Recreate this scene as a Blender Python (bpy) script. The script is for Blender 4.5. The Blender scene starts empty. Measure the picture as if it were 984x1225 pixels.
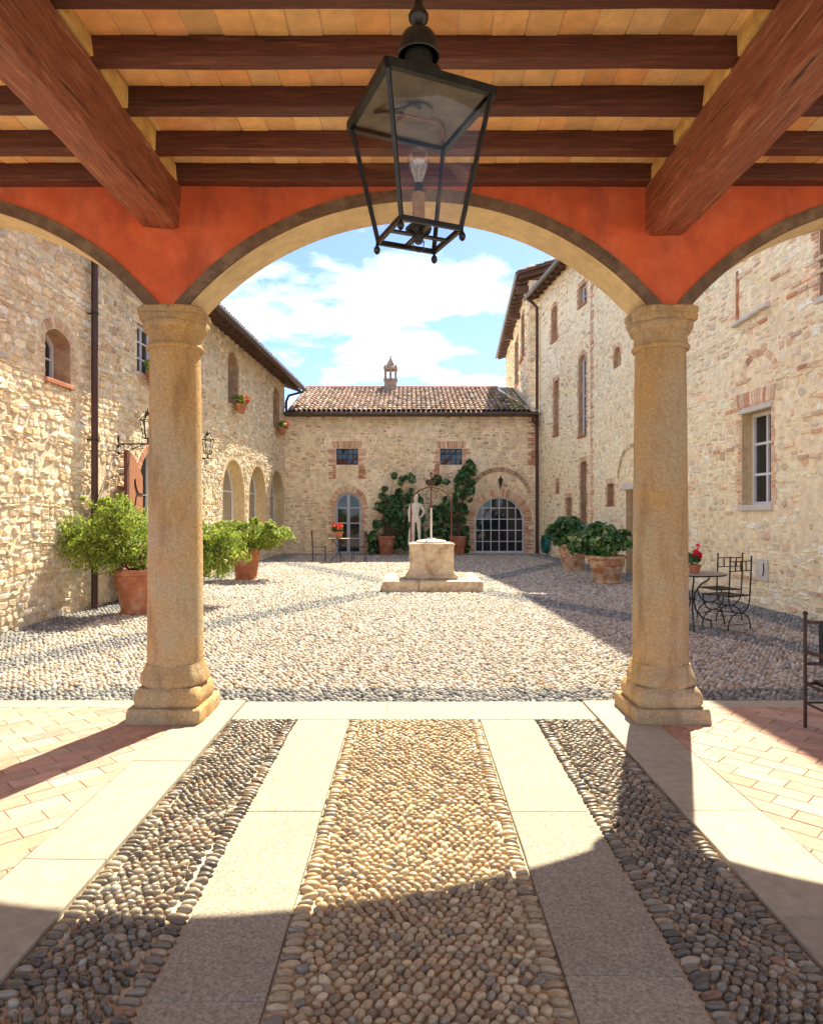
import bpy, bmesh, math, random
import numpy as np
from mathutils import Vector, Matrix, noise
from mathutils.geometry import tessellate_polygon

random.seed(7); rng = np.random.default_rng(7)
PI = math.pi
scene = bpy.context.scene
col = scene.collection

# ------------------------------------------------------------------ camera, sky, sun, exposure
F, CX, CY, CH = 800.0, 492.0, 612.5, 1.6          # focal length and centre of the 984 x 1225 photograph, eye height
cam_d = bpy.data.cameras.new('camera'); cam = bpy.data.objects.new('camera', cam_d); col.objects.link(cam)
cam.location = (0, 0, CH); cam.rotation_euler = (math.radians(90), 0, 0)
cam_d.sensor_fit = 'HORIZONTAL'; cam_d.sensor_width = 36; cam_d.lens = 36 * F / 984
cam_d.clip_start = 0.05; cam_d.clip_end = 5000
scene.camera = cam

SUN_EL = math.radians(52.7); SUN_AZ = math.atan2(0.36, 0.93)      # azimuth from +Y towards +X
sun_vec = Vector((math.sin(SUN_AZ) * math.cos(SUN_EL), math.cos(SUN_AZ) * math.cos(SUN_EL), math.sin(SUN_EL)))
w = bpy.data.worlds.new('World'); scene.world = w; w.use_nodes = True
nt = w.node_tree; nt.nodes.clear()
def wn(t, **k):
    n = nt.nodes.new(t)
    for a, b in k.items(): setattr(n, a, b)
    return n
out = wn('ShaderNodeOutputWorld'); bg = wn('ShaderNodeBackground')
sky = wn('ShaderNodeTexSky', sky_type='NISHITA', sun_disc=False, sun_elevation=SUN_EL, sun_rotation=SUN_AZ, altitude=200, air_density=0.52, dust_density=0.35, ozone_density=4.5)
tc = wn('ShaderNodeTexCoord'); sep = wn('ShaderNodeSeparateXYZ')
nt.links.new(tc.outputs['Generated'], sep.inputs[0])
zc = wn('ShaderNodeMath', operation='ADD'); zc.inputs[1].default_value = 0.16
nt.links.new(sep.outputs[2], zc.inputs[0])
comb = wn('ShaderNodeCombineXYZ')
for i, ax in enumerate((0, 1)):
    dv = wn('ShaderNodeMath', operation='DIVIDE'); nt.links.new(sep.outputs[ax], dv.inputs[0]); nt.links.new(zc.outputs[0], dv.inputs[1])
    nt.links.new(dv.outputs[0], comb.inputs[i])
cn = wn('ShaderNodeTexNoise'); cn.inputs['Scale'].default_value = 1.4; cn.inputs['Detail'].default_value = 7; cn.inputs['Roughness'].default_value = 0.55
mp = wn('ShaderNodeMapping'); mp.inputs['Location'].default_value = (7.7, 3.9, 0); mp.inputs['Scale'].default_value = (1.0, 1.0, 1)
nt.links.new(comb.outputs[0], mp.inputs[0]); nt.links.new(mp.outputs[0], cn.inputs['Vector'])
cr = wn('ShaderNodeValToRGB'); cr.color_ramp.elements[0].position = 0.495; cr.color_ramp.elements[1].position = 0.74
nt.links.new(cn.outputs['Fac'], cr.inputs[0])
cm = wn('ShaderNodeMixRGB'); cm.inputs[2].default_value = (12.5, 12.0, 11.2, 1)
nt.links.new(cr.outputs[0], cm.inputs[0]); nt.links.new(sky.outputs[0], cm.inputs[1])
nt.links.new(cm.outputs[0], bg.inputs[0]); bg.inputs[1].default_value = 0.05
nt.links.new(bg.outputs[0], out.inputs[0])

sd = bpy.data.lights.new('sun', 'SUN'); sd.energy = 2.0; sd.angle = math.radians(0.55); sd.color = (1.0, 0.885, 0.67)
so = bpy.data.objects.new('sun', sd); col.objects.link(so); so.location = (10, 30, 40)
so.rotation_euler = (-sun_vec).to_track_quat('-Z', 'Y').to_euler()
scene.view_settings.view_transform = 'Standard'; scene.view_settings.look = 'None'; scene.view_settings.gamma = 1
scene.view_settings.use_curve_mapping = False
scene.view_settings.exposure = 2.82
scene.render.engine = 'CYCLES'
scene.cycles.use_denoising = True; scene.cycles.max_bounces = 12; scene.cycles.diffuse_bounces = 10
scene.cycles.transparent_max_bounces = 12; scene.cycles.sample_clamp_indirect = 8

# ------------------------------------------------------------------ materials
MATS = {}
def mat(name, c=None, rough=0.8, var=0.25, ns=6.0, bump=0.25, bs=40.0, c2=None, c2s=1.5, c2w=(0.45, 0.65), metal=0.0, attr=False, spec=0.4, dist=0.01, stretch=(1, 1, 1), bump2=0.0, b2s=4.0, trans=0.0, c3=None, c3s=2.0, c3w=(0.55, 0.7), c3st=(1, 1, 1), objvar=0.0):
    m = bpy.data.materials.new(name); m.use_nodes = True; MATS[name] = m
    t = m.node_tree; N = t.nodes; L = t.links
    p = N['Principled BSDF']; p.inputs['Roughness'].default_value = rough; p.inputs['Metallic'].default_value = metal
    p.inputs['Specular IOR Level'].default_value = spec
    g = N.new('ShaderNodeNewGeometry')
    mpn = N.new('ShaderNodeMapping'); mpn.inputs['Scale'].default_value = stretch; L.new(g.outputs['Position'], mpn.inputs[0])
    P = mpn.outputs[0]
    if attr:
        a = N.new('ShaderNodeAttribute'); a.attribute_name = 'Col'; cur = a.outputs['Color']
    else:
        r = N.new('ShaderNodeRGB'); r.outputs[0].default_value = (*c, 1); cur = r.outputs[0]
    def nz(s, d=5, r=0.6):
        n = N.new('ShaderNodeTexNoise'); n.inputs['Scale'].default_value = s; n.inputs['Detail'].default_value = d; n.inputs['Roughness'].default_value = r
        L.new(P, n.inputs['Vector']); return n.outputs['Fac']
    if c2:
        rm = N.new('ShaderNodeMapRange'); rm.inputs[1].default_value, rm.inputs[2].default_value = c2w
        L.new(nz(c2s), rm.inputs[0]); mx = N.new('ShaderNodeMixRGB'); mx.inputs[2].default_value = (*c2, 1)
        L.new(rm.outputs[0], mx.inputs[0]); L.new(cur, mx.inputs[1]); cur = mx.outputs[0]
    if c3:
        m3 = N.new('ShaderNodeMapping'); m3.inputs['Scale'].default_value = c3st; L.new(g.outputs['Position'], m3.inputs[0])
        n3 = N.new('ShaderNodeTexNoise'); n3.inputs['Scale'].default_value = c3s; n3.inputs['Detail'].default_value = 7; n3.inputs['Roughness'].default_value = 0.65; L.new(m3.outputs[0], n3.inputs['Vector'])
        rm = N.new('ShaderNodeMapRange'); rm.inputs[1].default_value, rm.inputs[2].default_value = c3w
        L.new(n3.outputs['Fac'], rm.inputs[0]); mx = N.new('ShaderNodeMixRGB'); mx.inputs[2].default_value = (*c3, 1)
        L.new(rm.outputs[0], mx.inputs[0]); L.new(cur, mx.inputs[1]); cur = mx.outputs[0]
    if objvar:
        oi = N.new('ShaderNodeObjectInfo'); rm = N.new('ShaderNodeMapRange'); rm.inputs[3].default_value = 1 - objvar; rm.inputs[4].default_value = 1 + objvar
        L.new(oi.outputs['Random'], rm.inputs[0]); mx = N.new('ShaderNodeMixRGB'); mx.blend_type = 'MULTIPLY'; mx.inputs[0].default_value = 1
        L.new(cur, mx.inputs[1]); L.new(rm.outputs[0], mx.inputs[2]); cur = mx.outputs[0]
    if var:
        rm = N.new('ShaderNodeMapRange'); rm.inputs[1].default_value = 0.3; rm.inputs[2].default_value = 0.7
        rm.inputs[3].default_value = 1 - var; rm.inputs[4].default_value = 1 + var
        L.new(nz(ns, 8, 0.65), rm.inputs[0]); mx = N.new('ShaderNodeMixRGB'); mx.blend_type = 'MULTIPLY'; mx.inputs[0].default_value = 1
        L.new(cur, mx.inputs[1]); L.new(rm.outputs[0], mx.inputs[2]); cur = mx.outputs[0]
    L.new(cur, p.inputs['Base Color'])
    if bump:
        b = N.new('ShaderNodeBump'); b.inputs['Strength'].default_value = bump; b.inputs['Distance'].default_value = dist
        h = nz(bs, 6, 0.7)
        if bump2:
            ad = N.new('ShaderNodeMath'); ad.operation = 'MULTIPLY_ADD'; ad.inputs[1].default_value = bump2
            L.new(nz(b2s, 3), ad.inputs[0]); L.new(h, ad.inputs[2]); h = ad.outputs[0]
        L.new(h, b.inputs['Height']); L.new(b.outputs[0], p.inputs['Normal'])
    if trans:
        tr = N.new('ShaderNodeBsdfTranslucent'); L.new(cur, tr.inputs[0]); ms = N.new('ShaderNodeMixShader'); ms.inputs[0].default_value = trans
        L.new(p.outputs[0], ms.inputs[1]); L.new(tr.outputs[0], ms.inputs[2]); L.new(ms.outputs[0], N['Material Output'].inputs[0])
    return m
mat('stone', attr=True, rough=0.9, var=0.25, ns=22, bump=0.5, bs=38, dist=0.015, spec=0.2, bump2=1.0, b2s=9)
mat('cobble', attr=True, rough=0.36, var=0.22, ns=45, bump=0.12, bs=90, dist=0.004, spec=0.5)
mat('cobble_court', attr=True, rough=0.7, var=0.2, ns=40, bump=0.0, spec=0.3)
mat('mortar', (0.76, 0.65, 0.47), rough=0.95, var=0.25, ns=9, bump=0.8, bs=26, dist=0.03, c2=(0.68, 0.56, 0.38), c2s=0.9, spec=0.1)
mat('mortar_far', (0.82, 0.68, 0.47), rough=0.95, var=0.3, ns=5, bump=0.5, bs=14, dist=0.02, c2=(0.74, 0.58, 0.37), c2s=0.7, spec=0.1)
mat('mortar_right', (0.86, 0.745, 0.51), rough=0.95, var=0.22, ns=7, bump=0.4, bs=22, dist=0.012, c2=(0.84, 0.69, 0.45), c2s=0.6, spec=0.1)
mat('sand_bed', (0.58, 0.50, 0.37), rough=0.95, var=0.2, ns=20, bump=0.5, bs=120, dist=0.005, spec=0.1)
mat('court_bed', (0.20, 0.17, 0.13), rough=0.95, var=0.2, ns=12, bump=0.3, bs=120, dist=0.005, spec=0.1)
mat('bounce_ground', (0.52, 0.46, 0.37), rough=1, var=0.15, ns=0.6)  # unseen outer ground, pale tone added to bounce light into the portico
mat('granite', (0.33, 0.290, 0.222), rough=0.8, var=0.5, ns=75, bump=0.6, bs=110, dist=0.004, c2=(0.295, 0.265, 0.21), c2s=1.2, c3=(0.22, 0.19, 0.145), c3s=4.5, c3w=(0.60, 0.80), objvar=0.07)
mat('limestone', (0.345, 0.300, 0.228), rough=0.8, var=0.16, ns=16, bump=0.3, bs=70, dist=0.004, c2=(0.37, 0.315, 0.235), c2s=1.6, c3=(0.29, 0.245, 0.18), c3s=3.0, c3w=(0.60, 0.82), objvar=0.07)
mat('floor_brick', attr=True, rough=0.75, var=0.18, ns=14, bump=0.2, bs=60, dist=0.004)
mat('floor_joint', (0.47, 0.36, 0.28), rough=0.95, var=0.15, ns=20)
mat('ceiling_tile', attr=True, rough=0.85, var=0.17, ns=9, bump=0.25, bs=50, dist=0.006, c2=(0.78, 0.52, 0.26), c2s=3.5, c2w=(0.5, 0.75))
mat('tile_joint', (0.70, 0.50, 0.30), rough=0.95, var=0.2, ns=20)
mat('wood_dark', (0.105, 0.032, 0.018), rough=0.5, var=0.45, ns=12, bump=0.8, bs=18, dist=0.010, stretch=(0.5, 7, 7), c2=(0.21, 0.075, 0.042), c2s=5, c2w=(0.52, 0.78), c3=(0.022, 0.010, 0.008), c3s=3.6, c3w=(0.60, 0.66), c3st=(0.3, 8, 8), objvar=0.2)
mat('wood_beam', (0.30, 0.088, 0.042), rough=0.5, var=0.45, ns=12, bump=0.9, bs=16, dist=0.016, stretch=(7, 0.5, 7), c2=(0.52, 0.27, 0.145), c2s=5.5, c2w=(0.52, 0.78), c3=(0.050, 0.017, 0.011), c3s=3.4, c3w=(0.60, 0.66), c3st=(8, 0.35, 8))
mat('mortar_ochre', (0.66, 0.43, 0.14), rough=0.95, var=0.3, ns=9, bump=0.8, bs=18, dist=0.02)
mat('plaster_red', (0.60, 0.112, 0.040), rough=0.9, var=0.16, ns=5, bump=0.35, bs=14, dist=0.008, c2=(0.70, 0.175, 0.080), c2s=2.2, c2w=(0.48, 0.75), c3=(0.36, 0.070, 0.035), c3s=2.2, c3w=(0.50, 0.75), c3st=(1.5, 1, 0.7))
mat('archivolt', (0.150, 0.090, 0.055), rough=0.9, var=0.35, ns=14, bump=0.5, bs=40, dist=0.006, c2=(0.22, 0.145, 0.09), c2s=3, c3=(0.085, 0.055, 0.038), c3s=2.2)
mat('soffit', (0.62, 0.48, 0.27), rough=0.9, var=0.18, ns=9, bump=0.4, bs=40, dist=0.007, c2=(0.54, 0.41, 0.23), c2s=2.0, c3=(0.46, 0.33, 0.17), c3s=5, c3w=(0.58, 0.75))
mat('sandstone', (0.53, 0.325, 0.125), rough=0.92, var=0.26, ns=55, bump=1.0, bs=34, dist=0.018, bump2=0.8, b2s=11, c2=(0.46, 0.36, 0.22), c2s=1.6, c2w=(0.38, 0.60), c3=(0.27, 0.155, 0.070), c3s=2.6, c3w=(0.50, 0.76), c3st=(2.2, 2.2, 0.55), objvar=0.06)
mat('iron', (0.022, 0.020, 0.018), rough=0.45, var=0.3, ns=30, bump=0.1, metal=0.3)
mat('lantern_metal', (0.030, 0.028, 0.022), rough=0.38, var=0.4, ns=18, bump=0.1, metal=0.5)
mat('lantern_inside', (0.13, 0.105, 0.075), rough=0.35, var=0.35, ns=12, bump=0.05, metal=0.6)
mat('rust_iron', (0.12, 0.045, 0.028), rough=0.8, var=0.4, ns=25, bump=0.2)
mat('iron_brown', (0.050, 0.026, 0.019), rough=0.5, var=0.4, ns=25, bump=0.1, metal=0.3)
mat('pipe_brown', (0.065, 0.032, 0.030), rough=0.4, var=0.15, ns=5, bump=0.0, metal=0.2)
mat('gutter', (0.10, 0.075, 0.062), rough=0.4, var=0.25, ns=3, bump=0.0, metal=0.5)
mat('wood_rafter', (0.11, 0.06, 0.04), rough=0.8, var=0.4, ns=8, bump=0.3, bs=20)
mat('wood_door', (0.36, 0.155, 0.08), rough=0.6, var=0.3, ns=8, bump=0.2, bs=20, stretch=(4, 4, 0.5))
mat('terracotta', (0.40, 0.15, 0.075), rough=0.85, var=0.25, ns=7, bump=0.25, bs=40, dist=0.006, c2=(0.50, 0.30, 0.20), c2s=4, c2w=(0.5, 0.7))
mat('terracotta_pale', (0.45, 0.19, 0.085), rough=0.9, var=0.25, ns=9, bump=0.3, bs=40, dist=0.006, c2=(0.62, 0.48, 0.33), c2s=5, c2w=(0.42, 0.58))
mat('brick', attr=True, rough=0.9, var=0.25, ns=20, bump=0.5, bs=40, dist=0.01)
mat('reveal', (0.47, 0.33, 0.20), rough=0.95, var=0.3, ns=7, bump=0.7, bs=20, dist=0.02, c2=(0.42, 0.22, 0.13), c2s=3)
mat('frame_white', (0.66, 0.68, 0.70), rough=0.5, var=0.08, ns=5, bump=0.05)
mat('frame_grey', (0.40, 0.43, 0.48), rough=0.5, var=0.08, ns=5, bump=0.05)
mat('pane', (0.018, 0.022, 0.024), rough=0.04, var=0.0, bump=0.04, bs=3, dist=0.01, spec=0.45)
mat('curtain', (0.36, 0.30, 0.22), rough=0.5, var=0.45, ns=4, bump=0.0, stretch=(5, 5, 0.3), spec=0.6)
mat('marble', (0.62, 0.58, 0.52), rough=0.6, var=0.15, ns=6, bump=0.1)
mat('well_stone', (0.58, 0.47, 0.31), rough=0.85, var=0.25, ns=8, bump=0.5, bs=30, dist=0.012, c2=(0.40, 0.25, 0.12), c2s=3.5, c2w=(0.5, 0.68))
mat('roof_tile', attr=True, rough=0.9, var=0.3, ns=14, bump=0.3, bs=40)
mat('roof_under', (0.12, 0.07, 0.05), rough=0.95, var=0.3, ns=6)
mat('leaf', attr=True, rough=0.45, var=0.2, ns=12, bump=0.0, spec=0.4, trans=0.45)
mat('leaf_dark', attr=True, rough=0.28, var=0.2, ns=12, bump=0.0, spec=0.6, trans=0.2)
mat('bark', (0.10, 0.065, 0.04), rough=0.9, var=0.3, ns=30)
mat('petal', attr=True, rough=0.6, var=0.15, ns=20, bump=0.0, trans=0.3)
mat('soil', (0.05, 0.035, 0.025), rough=1, var=0.3, ns=30)
mat('hose', (0.02, 0.16, 0.14), rough=0.4, var=0.1, ns=10, bump=0.0)
mat('rope_white', (0.66, 0.62, 0.54), rough=0.8, var=0.1, ns=20)
mat('candle_tube', (0.33, 0.16, 0.07), rough=0.6, var=0.3, ns=30)
mat('bulb_metal', (0.5, 0.45, 0.35), rough=0.3, metal=1, var=0.1)
mat('copper', (0.35, 0.14, 0.07), rough=0.4, metal=0.7, var=0.2, ns=20)
mat('plaster_cream', (0.55, 0.46, 0.33), rough=0.95, var=0.12, ns=3, bump=0.2)
mat('flash', (0.45, 0.48, 0.52), rough=0.4, metal=0.6, var=0.1)
mat('chimney_stone', (0.34, 0.25, 0.18), rough=0.95, var=0.4, ns=9, bump=0.6, bs=20, dist=0.02)
mat('stone_sill', (0.60, 0.57, 0.51), rough=0.8, var=0.12, ns=8, bump=0.2)
def glass(name, tint, lo, hi):
    m = bpy.data.materials.new(name); m.use_nodes = True; MATS[name] = m
    N = m.node_tree.nodes; L = m.node_tree.links; N.remove(N['Principled BSDF'])
    tr = N.new('ShaderNodeBsdfTransparent'); tr.inputs[0].default_value = (*tint, 1)
    g = N.new('ShaderNodeBsdfGlossy'); g.inputs['Roughness'].default_value = 0.02
    lw = N.new('ShaderNodeLayerWeight'); pw = N.new('ShaderNodeMath'); pw.operation = 'POWER'; pw.inputs[1].default_value = 3
    rm = N.new('ShaderNodeMapRange'); rm.inputs[3].default_value = lo; rm.inputs[4].default_value = hi
    L.new(lw.outputs['Facing'], pw.inputs[0]); L.new(pw.outputs[0], rm.inputs[0])
    mx = N.new('ShaderNodeMixShader'); L.new(rm.outputs[0], mx.inputs[0]); L.new(tr.outputs[0], mx.inputs[1]); L.new(g.outputs[0], mx.inputs[2])
    L.new(mx.outputs[0], N['Material Output'].inputs[0])
glass('lantern_glass', (0.965, 0.97, 0.97), 0.022, 0.35); glass('bulb_glass', (0.90, 0.91, 0.93), 0.10, 0.9)

# ------------------------------------------------------------------ object helpers
W = {}                                            # world position of each object's own origin
def reg(o, label=None, cat=None, group=None, kind=None):
    if label: o['label'] = label
    if cat: o['category'] = cat
    if group: o['group'] = group
    if kind: o['kind'] = kind
    return o
def empty(name, loc=(0, 0, 0), label=None, cat=None, group=None, kind=None, parent=None, rz=0):
    o = bpy.data.objects.new(name, None); col.objects.link(o); o.empty_display_size = 0.1
    if parent is not None:
        o.parent = parent; o.location = Vector(loc) - W[parent]
    else: o.location = loc
    o.rotation_euler = (0, 0, rz); W[o] = Vector(loc)
    return reg(o, label, cat, group, kind)
def link_mesh(name, me, parent=None, m=None, origin=None):
    """me holds world coordinates already shifted by -origin"""
    o = bpy.data.objects.new(name, me); col.objects.link(o)
    if m is not None: me.materials.append(MATS[m] if isinstance(m, str) else m)
    og = Vector(origin) if origin is not None else Vector((0, 0, 0))
    if parent is not None: o.parent = parent; o.location = og - W[parent]
    else: o.location = og
    W[o] = og
    return o
def set_col(me, cols):
    a = me.color_attributes.new('Col', 'FLOAT_COLOR', 'POINT')
    c = np.ones((len(me.vertices), 4), dtype=np.float32); c[:, :3] = cols
    a.data.foreach_set('color', c.ravel())
class MB:
    def __init__(s): s.v = []; s.f = []
    def add(s, v, f):
        n = len(s.v); s.v += [Vector(p) for p in v]; s.f += [[i + n for i in q] for q in f]; return s
    def box(s, c, d, rz=0, rx=0, ry=0):
        R = Matrix.Rotation(rz, 3, 'Z') @ Matrix.Rotation(ry, 3, 'Y') @ Matrix.Rotation(rx, 3, 'X')
        v = [Vector(c) + R @ Vector((x * d[0] / 2, y * d[1] / 2, z * d[2] / 2)) for z in (-1, 1) for y in (-1, 1) for x in (-1, 1)]
        return s.add(v, [(0, 2, 3, 1), (4, 5, 7, 6), (0, 1, 5, 4), (2, 6, 7, 3), (0, 4, 6, 2), (1, 3, 7, 5)])
    def bar(s, a, b, wd, ht=None, up=(0, 0, 1)):
        a = Vector(a); b = Vector(b); ht = ht or wd; d = (b - a).normalized(); up = Vector(up)
        if abs(d.dot(up)) > 0.98: up = Vector((0, 1, 0))
        x = d.cross(up).normalized(); y = x.cross(d).normalized(); v = []
        for p in (a, b):
            for sx, sy in ((-1, -1), (1, -1), (1, 1), (-1, 1)): v.append(p + x * sx * wd / 2 + y * sy * ht / 2)
        return s.add(v, [(3, 2, 1, 0), (4, 5, 6, 7), (0, 1, 5, 4), (1, 2, 6, 5), (2, 3, 7, 6), (3, 0, 4, 7)])
    def tube(s, path, r, n=8, closed=False):
        path = [Vector(p) for p in path]; m = len(path); rs = r if isinstance(r, (list, tuple)) else [r] * m
        prev = None; base = len(s.v); fs = []; vs = []
        for i, p in enumerate(path):
            if closed: t = path[(i + 1) % m] - path[i - 1]
            else: t = path[min(i + 1, m - 1)] - path[max(i - 1, 0)]
            t.normalize()
            if prev is None:
                a = Vector((0, 0, 1)) if abs(t.z) < 0.9 else Vector((1, 0, 0)); prev = t.cross(a).normalized()
            x = (prev - t * prev.dot(t)).normalized(); prev = x; y = t.cross(x)
            for k in range(n): an = 2 * PI * k / n; vs.append(p + (x * math.cos(an) + y * math.sin(an)) * rs[i])
        for i in range(m if closed else m - 1):
            j = (i + 1) % m
            for k in range(n): l = (k + 1) % n; fs.append((i * n + k, i * n + l, j * n + l, j * n + k))
        if not closed: fs.append(tuple(range(n - 1, -1, -1))); fs.append(tuple((m - 1) * n + k for k in range(n)))
        return s.add(vs, fs)
    def lathe(s, prof, c=(0, 0, 0), n=24, sx=1, sy=1, cap=True, wob=0):
        c = Vector(c); vs = []; fs = []
        for i, (r, z) in enumerate(prof):
            for k in range(n):
                an = 2 * PI * k / n; rr = r * (1 + wob * noise.noise(Vector((math.cos(an) * 2, math.sin(an) * 2, z * 3)) + c))
                vs.append(c + Vector((rr * math.cos(an) * sx, rr * math.sin(an) * sy, z)))
        for i in range(len(prof) - 1):
            for k in range(n): l = (k + 1) % n; fs.append((i * n + k, i * n + l, (i + 1) * n + l, (i + 1) * n + k))
        if cap: fs.append(tuple(range(n - 1, -1, -1))); fs.append(tuple((len(prof) - 1) * n + k for k in range(n)))
        return s.add(vs, fs)
    def ball(s, c, r, n=10, sz=1):
        return s.lathe([(max(1e-4, r * math.sin(PI * i / 8)), -r * sz * math.cos(PI * i / 8)) for i in range(9)], c, n)
    def build(s, name, m, parent=None, smooth=False, bevel=0, origin=None, seg=1, jit=0, sub=0, cols=None):
        og = Vector(origin) if origin is not None else (W[parent] if parent is not None else Vector((0, 0, 0)))
        me = bpy.data.meshes.new(name); me.from_pydata([p - og for p in s.v], [], s.f)
        if bevel or jit or sub:
            bm = bmesh.new(); bm.from_mesh(me)
            if sub: bmesh.ops.subdivide_edges(bm, edges=bm.edges[:], cuts=sub, use_grid_fill=True)
            if jit:
                for v in bm.verts:
                    q = (v.co + og) * 2.3; v.co += Vector((noise.noise(q), noise.noise(q + Vector((9, 1, 4))), noise.noise(q + Vector((3, 7, 8))))) * jit
            if bevel: bmesh.ops.bevel(bm, geom=[e for e in bm.edges if len(e.link_faces) == 2 and e.calc_face_angle(0) > 0.5], offset=bevel, segments=seg, affect='EDGES', clamp_overlap=True)
            bm.to_mesh(me); bm.free()
        me.validate(clean_customdata=False); me.update()
        if smooth:
            me.shade_smooth(); me.set_sharp_from_angle(angle=math.radians(40))
        if cols is not None: set_col(me, np.array(cols))
        return link_mesh(name, me, parent, m, og)
def copy_tree(o, parent=None):
    c = o.copy(); col.objects.link(c); W[c] = W[o]
    if parent is not None: c.parent = parent
    for ch in list(o.children): copy_tree(ch, c)
    return c

# ------------------------------------------------------------------ view tests, to choose which pieces are parts of their own
ACX, AHALF, ASP, ARISE, AZ0, AF, AB = 0.05, 1.74, 3.81, 0.793, 3.17, 5.075, 5.445
AR = (AHALF ** 2 + ARISE ** 2) / (2 * ARISE)
def arch_z(dx): return AZ0 + ARISE - AR + math.sqrt(max(0, AR * AR - dx * dx))
def seen(P):
    x, y, z = P
    if y < 0.5: return False
    px = CX + F * x / y; py = CY - F * (z - CH) / y
    if not (-5 < px < 989 and -5 < py < 1230): return False
    if y > AF:
        for yy in (AF, AB):
            if yy > y: continue
            X = x * yy / y; Z = CH + (z - CH) * yy / y
            k = round((X - ACX) / ASP); dx = X - ACX - k * ASP
            if Z > AZ0:
                if abs(dx) > AHALF or Z > arch_z(dx): return False
            elif abs(abs(dx) - ASP / 2) < 0.21: return False
    return True
class Pieces:
    def __init__(s): s.p = []
    def add(s, v, f, c): s.p.append((np.asarray(v, dtype=np.float64), f, c))
    def emit(s, parent, name, m, stuff, nmax=300, minpx=7.0, smooth=False, stuff_mat=None):
        sc = []
        for i, (v, f, c) in enumerate(s.p):
            ce = v.mean(0)
            if nmax and seen(ce):
                d = v[:, 1]; a = F * v[:, 0] / d; b = F * v[:, 2] / d; e = (a.max() - a.min()) * (b.max() - b.min())
                if math.sqrt(max(e, 0)) >= minpx: sc.append((e, i))
        sc.sort(reverse=True); top = {i for _, i in sc[:nmax]}
        vs, fs, cs, n = [], [], [], 0
        for i, (v, f, c) in enumerate(s.p):
            if i in top:
                ce = v.mean(0); me = bpy.data.meshes.new(name); me.from_pydata((v - ce).tolist(), [], f); me.update()
                if smooth: me.shade_smooth()
                set_col(me, c); link_mesh(name, me, parent, m, ce)
            else:
                vs.append(v); fs += [tuple(k + n for k in q) for q in f]; cs.append(np.tile(c, (len(v), 1))); n += len(v)
        if vs:
            og = np.array(W[parent]); vv = np.concatenate(vs) - og
            me = bpy.data.meshes.new(stuff); me.from_pydata(vv.tolist(), [], fs); me.update()
            if smooth: me.shade_smooth()
            set_col(me, np.concatenate(cs)); o = link_mesh(stuff, me, parent, stuff_mat or m, W[parent]); o['kind'] = 'stuff'
def pick(pal):
    r = random.random() * sum(p[0] for p in pal)
    for wgt, c in pal:
        r -= wgt
        if r <= 0: break
    k = random.uniform(0.8, 1.18); h = random.uniform(-0.05, 0.05)
    return (min(0.9, c[0] * k * (1 + h)), min(0.9, c[1] * k), min(0.9, c[2] * k * (1 - h)))

# ------------------------------------------------------------------ ground
g = MB(); g.add([(-600, -600, -0.08), (600, -600, -0.08), (600, 1200, -0.08), (-600, 1200, -0.08)], [(0, 1, 2, 3)])
reg(g.build('ground', 'bounce_ground'), 'unseen ground beyond the courtyard buildings, made pale to bounce light into the portico', 'ground', kind='structure')

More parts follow.
